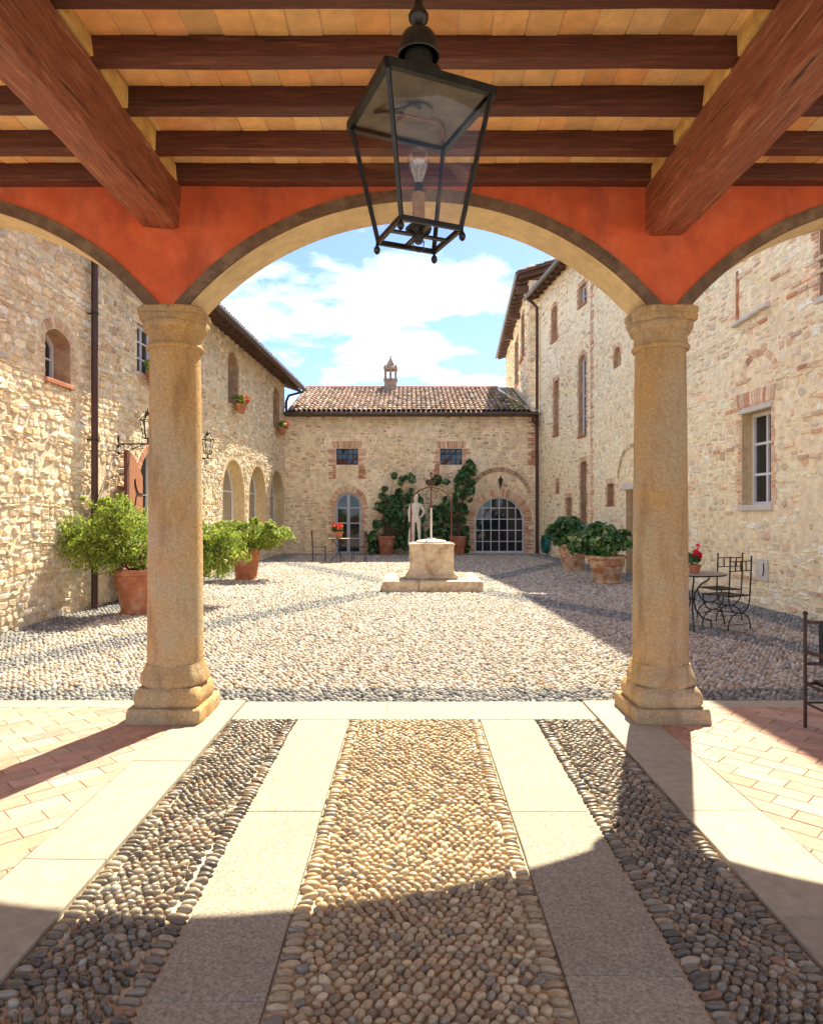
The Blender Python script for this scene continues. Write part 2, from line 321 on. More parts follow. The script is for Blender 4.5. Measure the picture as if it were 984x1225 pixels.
# ------------------------------------------------------------------ cobbles
def dome(n, rings):
    v = []; f = []
    for r, z in rings:
        for k in range(n): a = 2 * PI * k / n; v.append((r * math.cos(a), r * math.sin(a), z))
    v.append((0, 0, 1.0)); m = len(rings)
    for i in range(m - 1):
        for k in range(n): l = (k + 1) % n; f.append((i * n + k, i * n + l, (i + 1) * n + l, (i + 1) * n + k))
    for k in range(n): f.append(((m - 1) * n + k, (m - 1) * n + (k + 1) % n, m * n))
    return np.array(v), f
def cobble_strip(x0, x1, y0, y1, pal, pitch, label, edge_len=0.085):
    root = empty('cobble_path', ((x0 + x1) / 2, (y0 + y1) / 2, 0), label, 'cobble path', kind='structure')
    MB().add([(x0, y0, -0.0105), (x1, y0, -0.0105), (x1, y1, -0.0105), (x0, y1, -0.0105)], [(0, 1, 2, 3)]).build('bedding', 'sand_bed', root)
    P = Pieces(); DV, DF = dome(10, [(0.95, -0.5), (1.0, 0.15), (0.88, 0.66), (0.56, 0.94)])
    def stone(x, y, a, b, ang, h):
        j = rng.normal(0, 0.10, (len(DV), 1)); v = DV.copy(); v[:, :2] *= 1 + j; v[-1, :2] += rng.normal(0, 0.1, 2)
        v[:, 2] += 0.18 * v[:, 0] * rng.normal() + 0.15 * v[:, 1] * rng.normal()
        v *= (a, b, h); c, s = math.cos(ang), math.sin(ang)
        v = np.stack([v[:, 0] * c - v[:, 1] * s + x, v[:, 0] * s + v[:, 1] * c + y, v[:, 2] - 0.0125], 1)
        P.add(v, DF, pick(pal))
    for sx, xe in ((1, x0), (-1, x1)):                       # edge rows laid across
        y = y0
        while y < y1:
            wd = random.uniform(0.028, 0.046); ln = edge_len * random.uniform(0.75, 1.1)
            stone(xe + sx * (ln / 2 + 0.004), y + wd / 2, ln / 2, wd / 2 * 0.88, random.uniform(-0.12, 0.12) + sx * 0.1, random.uniform(0.020, 0.028)); y += wd + 0.003
    xa, xb = x0 + edge_len * 0.95, x1 - edge_len * 0.95
    p = []; yy_ = y0 + 0.012; rw = 0
    while yy_ < y1 - 0.01:
        p += [(x, yy_) for x in np.arange(xa + pitch * 0.42 + (rw % 2) * pitch / 2, xb - pitch * 0.30, pitch)]; yy_ += pitch * 0.80; rw += 1
    p = np.array(p); n = len(p); p += rng.normal(0, 0.14, p.shape) * pitch
    siz = rng.uniform(0.74, 1.26, n)
    for it in range(14):                                     # let the stones push one another apart
        d = p[:, None, :] - p[None, :, :]; q = np.sqrt((d * d).sum(2)) + np.eye(n) * 9; tgt = pitch * 0.98 * (siz[:, None] + siz[None, :]) / 2
        pu = np.clip(tgt - q, 0, None) / q; p += 0.30 * (d * pu[:, :, None]).sum(1)
        p[:, 0] = np.clip(p[:, 0], xa + pitch * 0.38, xb - pitch * 0.38); p[:, 1] = np.clip(p[:, 1], y0 + 0.02, y1 - 0.02)
    for i in range(n):
        e = random.uniform(1.1, 1.9); r = pitch * 0.405 * siz[i]
        ang = 1.7 * noise.noise(Vector((p[i, 0] * 2.0, p[i, 1] * 1.6, x0))) + random.gauss(0, 0.3)
        stone(p[i, 0], p[i, 1], r * math.sqrt(e) * 1.06, r / math.sqrt(e) * 1.06, ang, random.uniform(0.019, 0.030))
    P.emit(root, 'cobble', 'cobble', 'cobbles', smooth=True)
PAL_GREY = [(4, (0.185, 0.152, 0.107)), (3, (0.26, 0.216, 0.155)), (2, (0.12, 0.103, 0.079)), (1.5, (0.311, 0.241, 0.16)), (1, (0.361, 0.314, 0.244)), (0.5, (0.232, 0.138, 0.084))]
PAL_TAN = [(5, (0.413, 0.303, 0.171)), (4, (0.464, 0.352, 0.206)), (2, (0.318, 0.236, 0.144)), (1.0, (0.237, 0.2, 0.144)), (2, (0.369, 0.249, 0.144)), (1.2, (0.515, 0.419, 0.265))]
YB = 0.9
cobble_strip(-0.475, 0.525, YB, 5.14, PAL_TAN, 0.0425, 'wide strip of tan and brown pebble cobbles down the middle of the portico')
cobble_strip(-1.39, -0.875, YB, 5.14, PAL_GREY, 0.0415, 'narrow dark grey pebble strip on the side of the tall climbing pot shrubs and shutter')
cobble_strip(0.945, 1.435, YB, 5.14, PAL_GREY, 0.0415, 'narrow dark grey pebble strip on the side of the iron armchair')

# slabs, kerb and brick floors of the portico
def slab(root, name, x0, x1, y0, y1, z1, m, th=0.07, bev=0.004, gap=0.0015):
    MB().box(((x0 + x1) / 2, (y0 + y1) / 2, z1 - th / 2), (x1 - x0 - gap, y1 - y0 - gap, th)).build(name, m, root, bevel=bev, sub=6, jit=0.0035)
pf = empty('portico_floor', (0, 2, 0), 'pale stone slab borders and walkway slabs of the portico floor', 'floor', kind='structure')
for x0, x1, js in ((-0.873, -0.477, (YB, 2.18, 3.56, 5.14)), (0.527, 0.943, (YB, 2.30, 3.56, 5.14))):
    for a, b in zip(js[:-1], js[1:]): slab(pf, 'paving_slab', x0, x1, a, b, 0.004 + random.uniform(-0.001, 0.001), 'granite')
for x0, x1, js in ((-1.77, -1.392, (YB, 1.9, 3.05, 4.25, 5.62)), (1.437, 1.85, (YB, 1.7, 2.62, 3.55, 4.55, 5.62))):
    for a, b in zip(js[:-1], js[1:]): slab(pf, 'border_slab', x0, x1, a, b, 0.018 + random.uniform(-0.001, 0.001), 'limestone')
slab(pf, 'threshold_slab', -1.388, -0.2, 5.142, 5.62, 0.006, 'limestone'); slab(pf, 'threshold_slab', -0.2, 1.433, 5.142, 5.62, 0.006, 'limestone')
for sx in (-1, 1):
    xs = [1.772 if sx < 0 else 1.852, 2.9, 4.3, 5.6, 7.2, 9.4]
    for a, b in zip(xs[:-1], xs[1:]): slab(pf, 'kerb_slab', min(a * sx, b * sx), max(a * sx, b * sx), 5.42, 5.62, 0.016, 'limestone')
MB().add([(-9.5, -2.5, -0.03), (9.5, -2.5, -0.03), (9.5, 5.61, -0.03), (-9.5, 5.61, -0.03)], [(0, 1, 2, 3)]).build('bedding', 'floor_joint', pf)
MB().add([(-9.5, -2.5, 0.0), (9.5, -2.5, 0.0), (9.5, YB, 0.0), (-9.5, YB, 0.0)], [(0, 1, 2, 3)]).build('floor_sheet', 'limestone', pf)
PAL_FB = [(4, (0.453, 0.269, 0.194)), (3, (0.464, 0.285, 0.208)), (2, (0.441, 0.253, 0.181)), (1.5, (0.469, 0.303, 0.228)), (1, (0.424, 0.253, 0.188))]
def brick_floor(sx, xin, label):
    root = empty('brick_floor', (sx * 3.5, 3, 0), label, 'brick floor', kind='structure'); P = Pieces()
    xo = 9.4
    a, b = sorted((sx * xin, sx * xo))
    MB().add([(a, YB, 0.009), (b, YB, 0.009), (b, 5.42, 0.009), (a, 5.42, 0.009)], [(0, 1, 2, 3)]).build('joint_bed', 'floor_joint', root)
    L, Wd, gp = 0.29, 0.135, 0.0025; ang = sx * -PI / 4; c, s = math.cos(ang), math.sin(ang)
    c0 = np.array((sx * (xin + 1.5), 3.2))
    for r in range(-40, 41):
        off = (r % 2) * L / 2 + random.uniform(-0.02, 0.02)
        for q in range(-20, 21):
            u, v = q * L + off, r * Wd; poly = []
            for du, dv in ((0, 0), (L, 0), (L, Wd), (0, Wd)):
                uu = u + (gp if du == 0 else du - gp); vv = v + (gp if dv == 0 else dv - gp)
                poly.append((c0[0] + uu * c - vv * s, c0[1] + uu * s + vv * c))
            for ax, lim, sg in ((0, sx * xin + sx * 0.002, sx), (0, sx * xo, -sx), (1, YB, 1), (1, 5.418, -1)):     # trim to the floor
                o = []
                for i in range(len(poly)):
                    A, B = poly[i], poly[(i + 1) % len(poly)]; da, db = (A[ax] - lim) * sg, (B[ax] - lim) * sg
                    if da >= 0: o.append(A)
                    if da * db < 0: t = da / (da - db); o.append((A[0] + (B[0] - A[0]) * t, A[1] + (B[1] - A[1]) * t))
                poly = o
                if len(poly) < 3: break
            if len(poly) < 3: continue
            pa = np.array(poly); 
            if (pa.max(0) - pa.min(0)).min() < 0.015: continue
            ce = pa.mean(0); z = 0.016 + random.uniform(-0.0012, 0.0012); n = len(poly); ins = ce + (pa - ce) * 0.965
            v = [(x, y, 0.005) for x, y in poly] + [(x, y, z - 0.002) for x, y in poly] + [(x, y, z) for x, y in ins]
            f = [tuple(range(2 * n, 3 * n))]
            for k in range(n): l = (k + 1) % n; f += [(k, l, n + l, n + k), (n + k, n + l, 2 * n + l, 2 * n + k)]
            P.add(v, f, pick(PAL_FB))
    P.emit(root, 'brick', 'floor_brick', 'bricks', minpx=8)
brick_floor(-1, 1.772, 'diagonal pinkish brick floor striped by the long column shadow')
brick_floor(1, 1.852, 'diagonal pinkish brick floor carrying the iron armchair')

# ------------------------------------------------------------------ courtyard paving
def lw_x(y): return -5.75 + 0.032 * y
RA0, RA1, RB1 = (5.50, 20.5), (6.215, 5.5), (4.95, 25.9)
def rw_x(y): return 5.54 + 0.045 * (20.5 - y) if y < 20.5 else 4.95 + 0.109 * (25.9 - y)
cy = empty('courtyard_paving', (0, 15, 0), 'cream river cobbles of the courtyard with blue grey diagonal bands', 'courtyard', kind='structure')
MB().add([(-6, 5.6, -0.03), (6.6, 5.6, -0.03), (6.6, 26.2, -0.03), (-6, 26.2, -0.03)], [(0, 1, 2, 3)]).build('bedding', 'court_bed', cy)
WX, WY0, WY1, WHW = 0.43, 13.54, 15.45, 1.03          # well platform
def band(x, y):
    if y < 6.10: return True
    if x - lw_x(y) < 0.75 or rw_x(y) - x < 0.75 or 25.9 - y < 0.7: return True
    for cxp, cyp, sxp, syp in ((WX - WHW, WY0, -1, -1), (WX + WHW, WY0, 1, -1), (WX - WHW, WY1, -1, 1), (WX + WHW, WY1, 1, 1)):
        ux, uy = (sxp * 0.50, syp * 0.866); dx, dy = x - cxp, y - cyp
        t = dx * ux + dy * uy
        if t > -0.1 and abs(dx * uy - dy * ux) < 0.30: return True
    return False
PC = [(5, (0.439, 0.389, 0.316)), (4, (0.488, 0.449, 0.392)), (2.5, (0.341, 0.289, 0.22)), (1.6, (0.219, 0.212, 0.21)), (1, (0.374, 0.262, 0.162)), (1, (0.536, 0.517, 0.497))]
PG = [(4, (0.2, 0.205, 0.205)), (3, (0.284, 0.28, 0.26)), (2, (0.137, 0.145, 0.149)), (1, (0.399, 0.37, 0.316))]
pts = []; yy = 5.65; row = 0
while yy < 25.85:
    pt = 0.053 if yy < 8.5 else 0.062 if yy < 13 else 0.083; xa, xb = lw_x(yy) + 0.02, rw_x(yy) - 0.02
    xs = np.arange(xa + (row % 2) * pt / 2, xb, pt); pts += [(x, yy, pt) for x in xs]; yy += pt * 0.84; row += 1
pts = np.array(pts); n = len(pts); pts[:, :2] += rng.normal(0, 0.16, (n, 2)) * pts[:, 2:3]
inpl = (np.abs(pts[:, 0] - WX) < WHW - 0.02) & (pts[:, 1] > WY0 + 0.02) & (pts[:, 1] < WY1 - 0.02)
pts = pts[~inpl]; n = len(pts)
ccol = np.array([pick(PG if band(x, y) else PC) for x, y, _ in pts])
siz = rng.uniform(0.37, 0.51, n) * pts[:, 2]; el = np.sqrt(rng.uniform(1.0, 1.75, n))
ang = np.array([2.0 * noise.noise(Vector((x * 0.55, y * 0.55, 3))) for x, y, _ in pts]) + rng.normal(0, 0.3, n) + 0.5
near = np.argsort(pts[:, 1]); vis = [i for i in near if seen((pts[i, 0], pts[i, 1], 0))][:300]; vset = np.zeros(n, bool); vset[vis] = True
def cobs(idx, nn, rings):
    DV, DF = dome(nn, rings); m = len(idx); k = len(DV)
    v = np.repeat(DV[None], m, 0); v[:, :, :2] *= 1 + rng.normal(0, 0.08, (m, k, 1))
    v[:, :, 2] += 0.2 * rng.normal(0, 1, (m, 1)) * v[:, :, 0]
    v[:, :, 0] *= (siz[idx] * el[idx])[:, None]; v[:, :, 1] *= (siz[idx] / el[idx] * 1.15)[:, None]; v[:, :, 2] *= rng.uniform(0.018, 0.034, (m, 1))
    c, s = np.cos(ang[idx])[:, None], np.sin(ang[idx])[:, None]
    o = np.stack([v[:, :, 0] * c - v[:, :, 1] * s + pts[idx, 0:1], v[:, :, 0] * s + v[:, :, 1] * c + pts[idx, 1:2], v[:, :, 2] - 0.030], 2)
    return o, DF
def big_mesh(name, V, faces, cols, m, parent, smooth=True):
    mcount, k, _ = V.shape; v = V.reshape(-1, 3) - np.array(W[parent])
    tri = []
    for f in faces:
        for i in range(1, len(f) - 1): tri.append((f[0], f[i], f[i + 1]))
    tri = np.array(tri); T = (tri[None] + (np.arange(mcount) * k)[:, None, None]).reshape(-1, 3)
    me = bpy.data.meshes.new(name); me.vertices.add(len(v)); me.vertices.foreach_set('co', v.astype(np.float32).ravel())
    nf = len(T); me.loops.add(nf * 3); me.loops.foreach_set('vertex_index', T.astype(np.int32).ravel()); me.polygons.add(nf)
    me.polygons.foreach_set('loop_start', np.arange(nf, dtype=np.int32) * 3)
    me.update(calc_edges=True)
    if smooth: me.shade_smooth()
    set_col(me, np.repeat(cols, k, 0)); o = link_mesh(name, me, parent, m, W[parent]); o['kind'] = 'stuff'; return o
for lo, hi, nn, rings in ((0, 9.5, 8, [(1.0, -0.3), (0.92, 0.35), (0.55, 0.88)]), (9.5, 99, 6, [(1.0, -0.2), (0.74, 0.66)])):
    idx = np.where((pts[:, 1] >= lo) & (pts[:, 1] < hi) & ~vset)[0]; V, DF = cobs(idx, nn, rings); big_mesh('cobbles', V, DF, ccol[idx], 'cobble_court', cy)
V, DF = cobs(np.array(vis), 8, [(1.0, -0.3), (0.92, 0.35), (0.55, 0.88)])
for j, i in enumerate(vis):
    ce = V[j].mean(0); me = bpy.data.meshes.new('cobble'); me.from_pydata((V[j] - ce).tolist(), [], DF); me.update(); me.shade_smooth(); set_col(me, ccol[i]); link_mesh('cobble', me, cy, 'cobble_court', ce)

# ------------------------------------------------------------------ arcade: wall, archivolts, soffits, columns
arc = empty('arcade_wall', (ACX, AF, 0), 'red plastered arcade wall over the portico arches with dark grey arch bands', 'arcade wall')
ks = range(-2, 3); NS = 72; top = 4.75
fv = []; m = MB()
for k in ks:
    c0 = ACX + k * ASP
    xs = [c0 - AHALF + 2 * AHALF * i / NS for i in range(NS + 1)]
    for a, b in zip(xs[:-1], xs[1:]):
        za, zb = arch_z(a - c0), arch_z(b - c0)
        m.add([(a, AF, za), (b, AF, zb), (b, AF, top), (a, AF, top)], [(0, 1, 2, 3)])
        m.add([(a, AB, za), (b, AB, zb), (b, AB, top), (a, AB, top)], [(3, 2, 1, 0)])
    for x0 in ([c0 - ASP / 2 - (ASP / 2 - AHALF)] if True else []):
        x1 = c0 - AHALF
        m.add([(x0, AF, AZ0), (x1, AF, AZ0), (x1, AF, top), (x0, AF, top)], [(0, 1, 2, 3)])
        m.add([(x0, AB, AZ0), (x1, AB, AZ0), (x1, AB, top), (x0, AB, top)], [(3, 2, 1, 0)])
        m.add([(x0, AF, AZ0), (x1, AF, AZ0), (x1, AB, AZ0), (x0, AB, AZ0)], [(3, 2, 1, 0)])
xl, xr = ACX - 2.5 * ASP, ACX + 2 * ASP + AHALF
m.add([(xl, AF, top), (xr, AF, top), (xr, AB, top), (xl, AB, top)], [(0, 1, 2, 3)])
m.build('spandrel', 'plaster_red', arc)
for k in ks:
    c0 = ACX + k * ASP; th0 = math.asin(AHALF / AR); zc = AZ0 + ARISE - AR; a = MB(); s = MB()
    an = [-th0 + 2 * th0 * i / NS for i in range(NS + 1)]; tq = math.acos((AZ0 + 0.002 - zc) / (AR + 0.09)) / th0
    def P2(r, t, y): return (c0 + r * math.sin(t), y, zc + r * math.cos(t))
    for i, t in enumerate(an):
        rr = 0.006 * noise.noise(Vector((t * 6, k, 0))) + 0.004 * noise.noise(Vector((t * 25, k, 3)))
        # keep the band above the capital
        ro = AR + 0.088 + rr
        zmin = AZ0 + 0.001
        po = Vector(P2(ro, t * tq, AF - 0.012)); po2 = Vector(P2(ro, t * tq, AF + 0.002))
        a.v += [Vector(P2(AR, t, AF - 0.012)), po, po2, Vector(P2(AR, t, AF + 0.002))]
        s.v += [Vector(P2(AR - 0.004, t, AF + 0.001)), Vector(P2(AR - 0.004, t, AB + 0.003))]
    for i in range(NS):
        b = i * 4; c = b + 4
        for j in range(4): q = (j + 1) % 4; a.f.append([b + j, b + q, c + q, c + j])
        s.f.append([i * 2, i * 2 + 1, i * 2 + 3, i * 2 + 2])
    a.build('archivolt', 'archivolt', arc, smooth=True); s.build('soffit', 'soffit', arc, smooth=True)
def sq_tier(mb, c, hw, z0, z1, bulge, n=40, p=6.0, rot=0, prof=None, wob=0.006, sd=0):
    """squarish tier with rounded corners: superellipse plan, bulged side"""
    rows = prof or [(0.93, 0), (1.0, 0.12), (1.0 + bulge, 0.5), (1.0, 0.88), (0.94, 1.0)]
    vs = []; fs = []
    for s_, t in rows:
        for k in range(n):
            a = 2 * PI * k / n; ca, sa = math.cos(a), math.sin(a); r = (abs(ca) ** p + abs(sa) ** p) ** (-1 / p)
            q = Vector((ca * 3, sa * 3, t * 2 + z0 * 5 + sd)); rr = hw * s_ * r + wob * noise.noise(q * 1.7) + wob * 0.6 * noise.noise(q * 5)
            vs.append(Vector(c) + Vector((rr * ca, rr * sa, z0 + (z1 - z0) * t)))
    m_ = len(rows)
    for i in range(m_ - 1):
        for k in range(n): l = (k + 1) % n; fs.append((i * n + k, i * n + l, (i + 1) * n + l, (i + 1) * n + k))
    fs.append(tuple(range(n - 1, -1, -1))); fs.append(tuple((m_ - 1) * n + k for k in range(n)))
    mb.add(vs, fs)
def column(x, label, sd):
    y = (AF + AB) / 2; root = empty('stone_column', (x, y, 0), label, 'column', 'stone columns of the portico'); c = (x, y, 0)
    m = MB(); sq_tier(m, c, 0.285, 0.0, 0.125, 0.01, 64, 22, sd=sd, wob=0.008, prof=[(0.99, 0), (1.0, 0.1), (1.0, 0.75), (0.985, 0.92), (0.95, 1.0)]); m.build('plinth', 'sandstone', root, smooth=True)
    m = MB(); sq_tier(m, c, 0.245, 0.124, 0.265, 0.05, 56, 7 , sd=sd, wob=0.010, prof=[(0.98, 0), (1.03, 0.2), (1.05, 0.5), (1.0, 0.8), (0.90, 1.0)]); m.build('base_block', 'sandstone', root, smooth=True)
    m = MB(); sq_tier(m, c, 0.242, 0.262, 0.43, 0.05, 48, 2.4, sd=sd, wob=0.012, prof=[(0.94, 0), (1.02, 0.15), (1.03, 0.35), (0.98, 0.55), (0.90, 0.8), (0.865, 1.0)]); m.build('torus', 'sandstone', root, smooth=True)
    m = MB(); rows = 26; prof = [(0.211 - 0.021 * (i / rows) ** 1.3, 0.428 + (2.87 - 0.428) * i / rows) for i in range(rows + 1)]
    m.lathe(prof, c, 44, wob=0.012); m.build('shaft', 'sandstone', root, smooth=True)
    m = MB(); m.lathe([(0.19, 2.855), (0.208, 2.858), (0.219, 2.872), (0.219, 2.884), (0.208, 2.898), (0.200, 2.904), (0.197, 2.955), (0.203, 2.975), (0.214, 2.988), (0.222, 2.990), (0.223, 3.003), (0.231, 3.010), (0.240, 3.035), (0.243, 3.050), (0.238, 3.062), (0.23, 3.066)], c, 48, wob=0.02); m.build('capital', 'sandstone', root, smooth=True)
    m = MB(); sq_tier(m, c, 0.228, 3.06, 3.168, 0.02, 56, 4.5, sd=sd, wob=0.014, prof=[(0.93, 0), (1.0, 0.10), (1.02, 0.40), (1.0, 0.5), (1.05, 0.62), (1.06, 0.90), (1.0, 1.0)]); m.build('abacus', 'sandstone', root, smooth=True)
column(ACX - ASP / 2, 'round sandstone column beside the potted shrub with feathery leaves', 1)
column(ACX + ASP / 2, 'round sandstone column beside the iron cafe table', 7)
column(ACX - 1.5 * ASP, 'round sandstone column at the end next to the shutter wall', 13)
column(ACX + 1.5 * ASP, 'round sandstone column behind the iron armchair', 17)

# ------------------------------------------------------------------ ceiling
ce = empty('ceiling', (0, 2, 4.07), 'timber joist ceiling with orange terracotta tiles and hewn beams', 'ceiling', kind='structure')
JB, JH = 4.068, 0.124; jy = [3.633 - 0.445 * k for k in range(10, 0, -1)] + [3.633, 4.067, 4.544, 4.967]; jw = 0.105
segs = [(-9.4, -1.92), (-1.92, 1.95), (1.95, 9.4)]
for y in jy:
    for a, b in segs:
        m = MB(); n = 10; hh = JH + 0.0; dz = random.uniform(-0.006, 0.006)
        for i in range(n + 1):
            x = a + (b - a) * i / n; w1 = jw * (1 + 0.06 * noise.noise(Vector((x, y, 1)))); z = JB + dz + 0.006 * noise.noise(Vector((x * 1.5, y, 2))); y1 = y + 0.008 * noise.noise(Vector((x * 1.2, y, 5)))
            cf = 0.007
            m.v += [Vector(p) for p in ((x, y1 + cf, z), (x, y1 + w1 - cf, z), (x, y1 + w1, z + cf), (x, y1 + w1, JB + hh + 0.004), (x, y1, JB + hh + 0.004), (x, y1, z + cf))]
        for i in range(n):
            for k in range(6): l = (k + 1) % 6; m.f.append([i * 6 + k, i * 6 + l, (i + 1) * 6 + l, (i + 1) * 6 + k])
        m.build('joist', 'wood_dark', ce)
PT = [(4, (0.86, 0.492, 0.19)), (3, (0.86, 0.543, 0.227)), (2.5, (0.853, 0.438, 0.166)), (1.5, (0.86, 0.592, 0.282)), (1, (0.806, 0.414, 0.166))]
P = Pieces(); ym = [y + jw / 2 for y in jy]; ym = [ym[0] - 0.44] + ym + [5.20]
for y0, y1 in zip(ym[:-1], ym[1:]):
    x = -9.4 + random.random() * 0.1
    while x < 9.4:
        wd = 0.182; z = JB + JH + random.uniform(0, 0.004); g_ = random.uniform(0.002, 0.005); n_ = 4; t1, t2 = random.uniform(-0.002, 0.002), random.uniform(-0.002, 0.002)
        b = [(x + g_, y0 + g_), (x + wd - g_, y0 + g_), (x + wd - g_, y1 - g_), (x + g_, y1 - g_)]; cx_, cy_ = x + wd / 2, (y0 + y1) / 2
        v = [(p, q, z + 0.03) for p, q in b] + [(p, q, z + 0.003 + t1) for p, q in b] + [(cx_ + (p - cx_) * 0.95, cy_ + (q - cy_) * 0.97, z + t1) for p, q in b]
        f = [(3, 2, 1, 0)[::-1], (11, 10, 9, 8)] + [(k, k + 4, (k + 1) % 4 + 4, (k + 1) % 4) for k in range(4)] + [(k + 4, k + 8, (k + 1) % 4 + 8, (k + 1) % 4 + 4) for k in range(4)]
        P.add(v, f, pick(PT)); x += wd
P.emit(ce, 'ceiling_tile', 'ceiling_tile', 'ceiling_tiles', minpx=5)
MB().add([(-9.4, -1.0, JB + JH + 0.0075), (9.4, -1.0, JB + JH + 0.0075), (9.4, 5.2, JB + JH + 0.0075), (-9.4, 5.2, JB + JH + 0.0075)], [(3, 2, 1, 0)]).build('joint_bed', 'tile_joint', ce)
MB().box((0, 2.1, JB + JH + 0.10), (19, 6.3, 0.10)).build('roof_deck', 'plaster_cream', ce)
def beam(name, prof_wall, prof_near, sd):
    m = MB(); n = 90; K = len(prof_wall)
    for i in range(n + 1):
        t = i / n; y = 5.10 - 6.1 * t
        for k in range(K):
            a, b = prof_wall[k], prof_near[k]; x = a[0] + (b[0] - a[0]) * t; z = a[1] + (b[1] - a[1]) * t
            q = Vector((k * 3.1 + sd, y * 0.9, sd)); q2 = Vector((k * 1.3 + sd, y * 4, sd + 5))
            q3 = Vector((k * 5.3 + sd, y * 13, sd)); x += 0.020 * noise.noise(q) + 0.010 * noise.noise(q2) + 0.004 * noise.noise(q3); z += (0.020 * noise.noise(q + Vector((7, 3, 1))) + 0.010 * noise.noise(q2 * 1.1) + 0.004 * noise.noise(q3 * 1.2)) * (0 if a[1] > 4.03 else 1)
            m.v.append(Vector((x, y, z)))
    for i in range(n):
        for k in range(K): l = (k + 1) % K; m.f.append([i * K + k, i * K + l, (i + 1) * K + l, (i + 1) * K + k])
    m.f.append(list(range(K))[::-1]); m.f.append([n * K + k for k in range(K)])
    return m.build(name, 'wood_beam', ce, smooth=False)
beam('beam', [(-2.02, 3.765), (-1.815, 3.735), (-1.775, 3.765), (-1.735, 4.064), (-2.11, 4.064), (-2.075, 3.83)], [(-2.08, 3.72), (-1.83, 3.68), (-1.79, 3.72), (-1.77, 4.064), (-2.16, 4.064), (-2.15, 3.80)], 2)
beam('beam', [(1.83, 3.700), (2.05, 3.700), (2.10, 3.80), (2.15, 4.064), (1.775, 4.064), (1.79, 3.74)], [(1.84, 3.67), (2.10, 3.69), (2.16, 3.78), (2.18, 4.064), (1.77, 4.064), (1.78, 3.73)], 11)
ys = [-2.6] + [y for y in jy] + [5.075]
for x0, x1 in ((-2.07, -1.735), (1.775, 2.11)):
    for i, (a, b) in enumerate(zip(jy[:-1], jy[1:])):
        m = MB(); m.box(((x0 + x1) / 2, (a + jw + b) / 2, JB + JH / 2 + 0.0015), (x1 - x0, b - a - jw - 0.004, JH - 0.003)); m.build('mortar_fill', 'mortar_ochre', ce, sub=4, jit=0.035)

# ------------------------------------------------------------------ rubble walls with openings
class Fr:
    def __init__(s, p0, p1):
        s.p = Vector((p0[0], p0[1], 0)); q = Vector((p1[0], p1[1], 0)) - s.p; s.W = q.length; s.d = q.normalized(); s.n = Vector((s.d.y, -s.d.x, 0))
    def P(s, u, v, w=0): return s.p + s.d * u + s.n * w + Vector((0, 0, v))
def op_top(o, u, off=0):
    hw = (o['u1'] - o['u0']) / 2; uc = (o['u0'] + o['u1']) / 2; ri = o.get('rise', 0)
    if not ri: return o['v1'] + off
    R = (hw * hw + ri * ri) / (2 * ri); c = o['v1'] - R; d = (R + off) ** 2 - (u - uc) ** 2
    return c + math.sqrt(d) if d > 0 else c
def op_loop(o, off=0, n=14, bot=0):
    u0, u1 = o['u0'] - off, o['u1'] + off
    pts_ = [(u0, o['v0'] - bot), (u1, o['v0'] - bot)]
    if not o.get('rise', 0): return pts_ + [(u1, o['v1'] + off), (u0, o['v1'] + off)]
    hw = (o['u1'] - o['u0']) / 2; uc = (o['u0'] + o['u1']) / 2; ri = o['rise']; R = (hw * hw + ri * ri) / (2 * ri); c = o['v1'] - R
    th = math.asin(min(1, hw / R)) if ri <= hw else PI / 2
    for i in range(n + 1):
        t = th - 2 * th * i / n; pts_.append((uc + (R + off) * math.sin(t), c + (R + off) * math.cos(t)))
    return pts_
def inside(o, u, v, off):
    return o['u0'] - off < u < o['u1'] + off and o['v0'] - o.get('sb', 0.04) < v < op_top(o, u, off)
def poly_piece(fr, pts2, w0, w1, ins, tilt=(0, 0), jit=0.0, mid=True):
    ce_ = np.mean(pts2, axis=0); n = len(pts2); v = []
    for q in pts2: v.append(fr.P(q[0], q[1], w0))
    if mid:
        for q in pts2: v.append(fr.P(q[0], q[1], w0 + (w1 - w0) * 0.62))
    for q in pts2:
        d = (np.array(q) - ce_); a = ce_ + d * ins; v.append(fr.P(a[0], a[1], w1 + d[0] * tilt[0] + d[1] * tilt[1] + random.uniform(-jit, jit)))
    f = []; R = 3 if mid else 2
    for i in range(R - 1):
        for k in range(n): l = (k + 1) % n; f.append((i * n + k, i * n + l, (i + 1) * n + l, (i + 1) * n + k))
    f.append(tuple((R - 1) * n + k for k in range(n)))
    return v, f
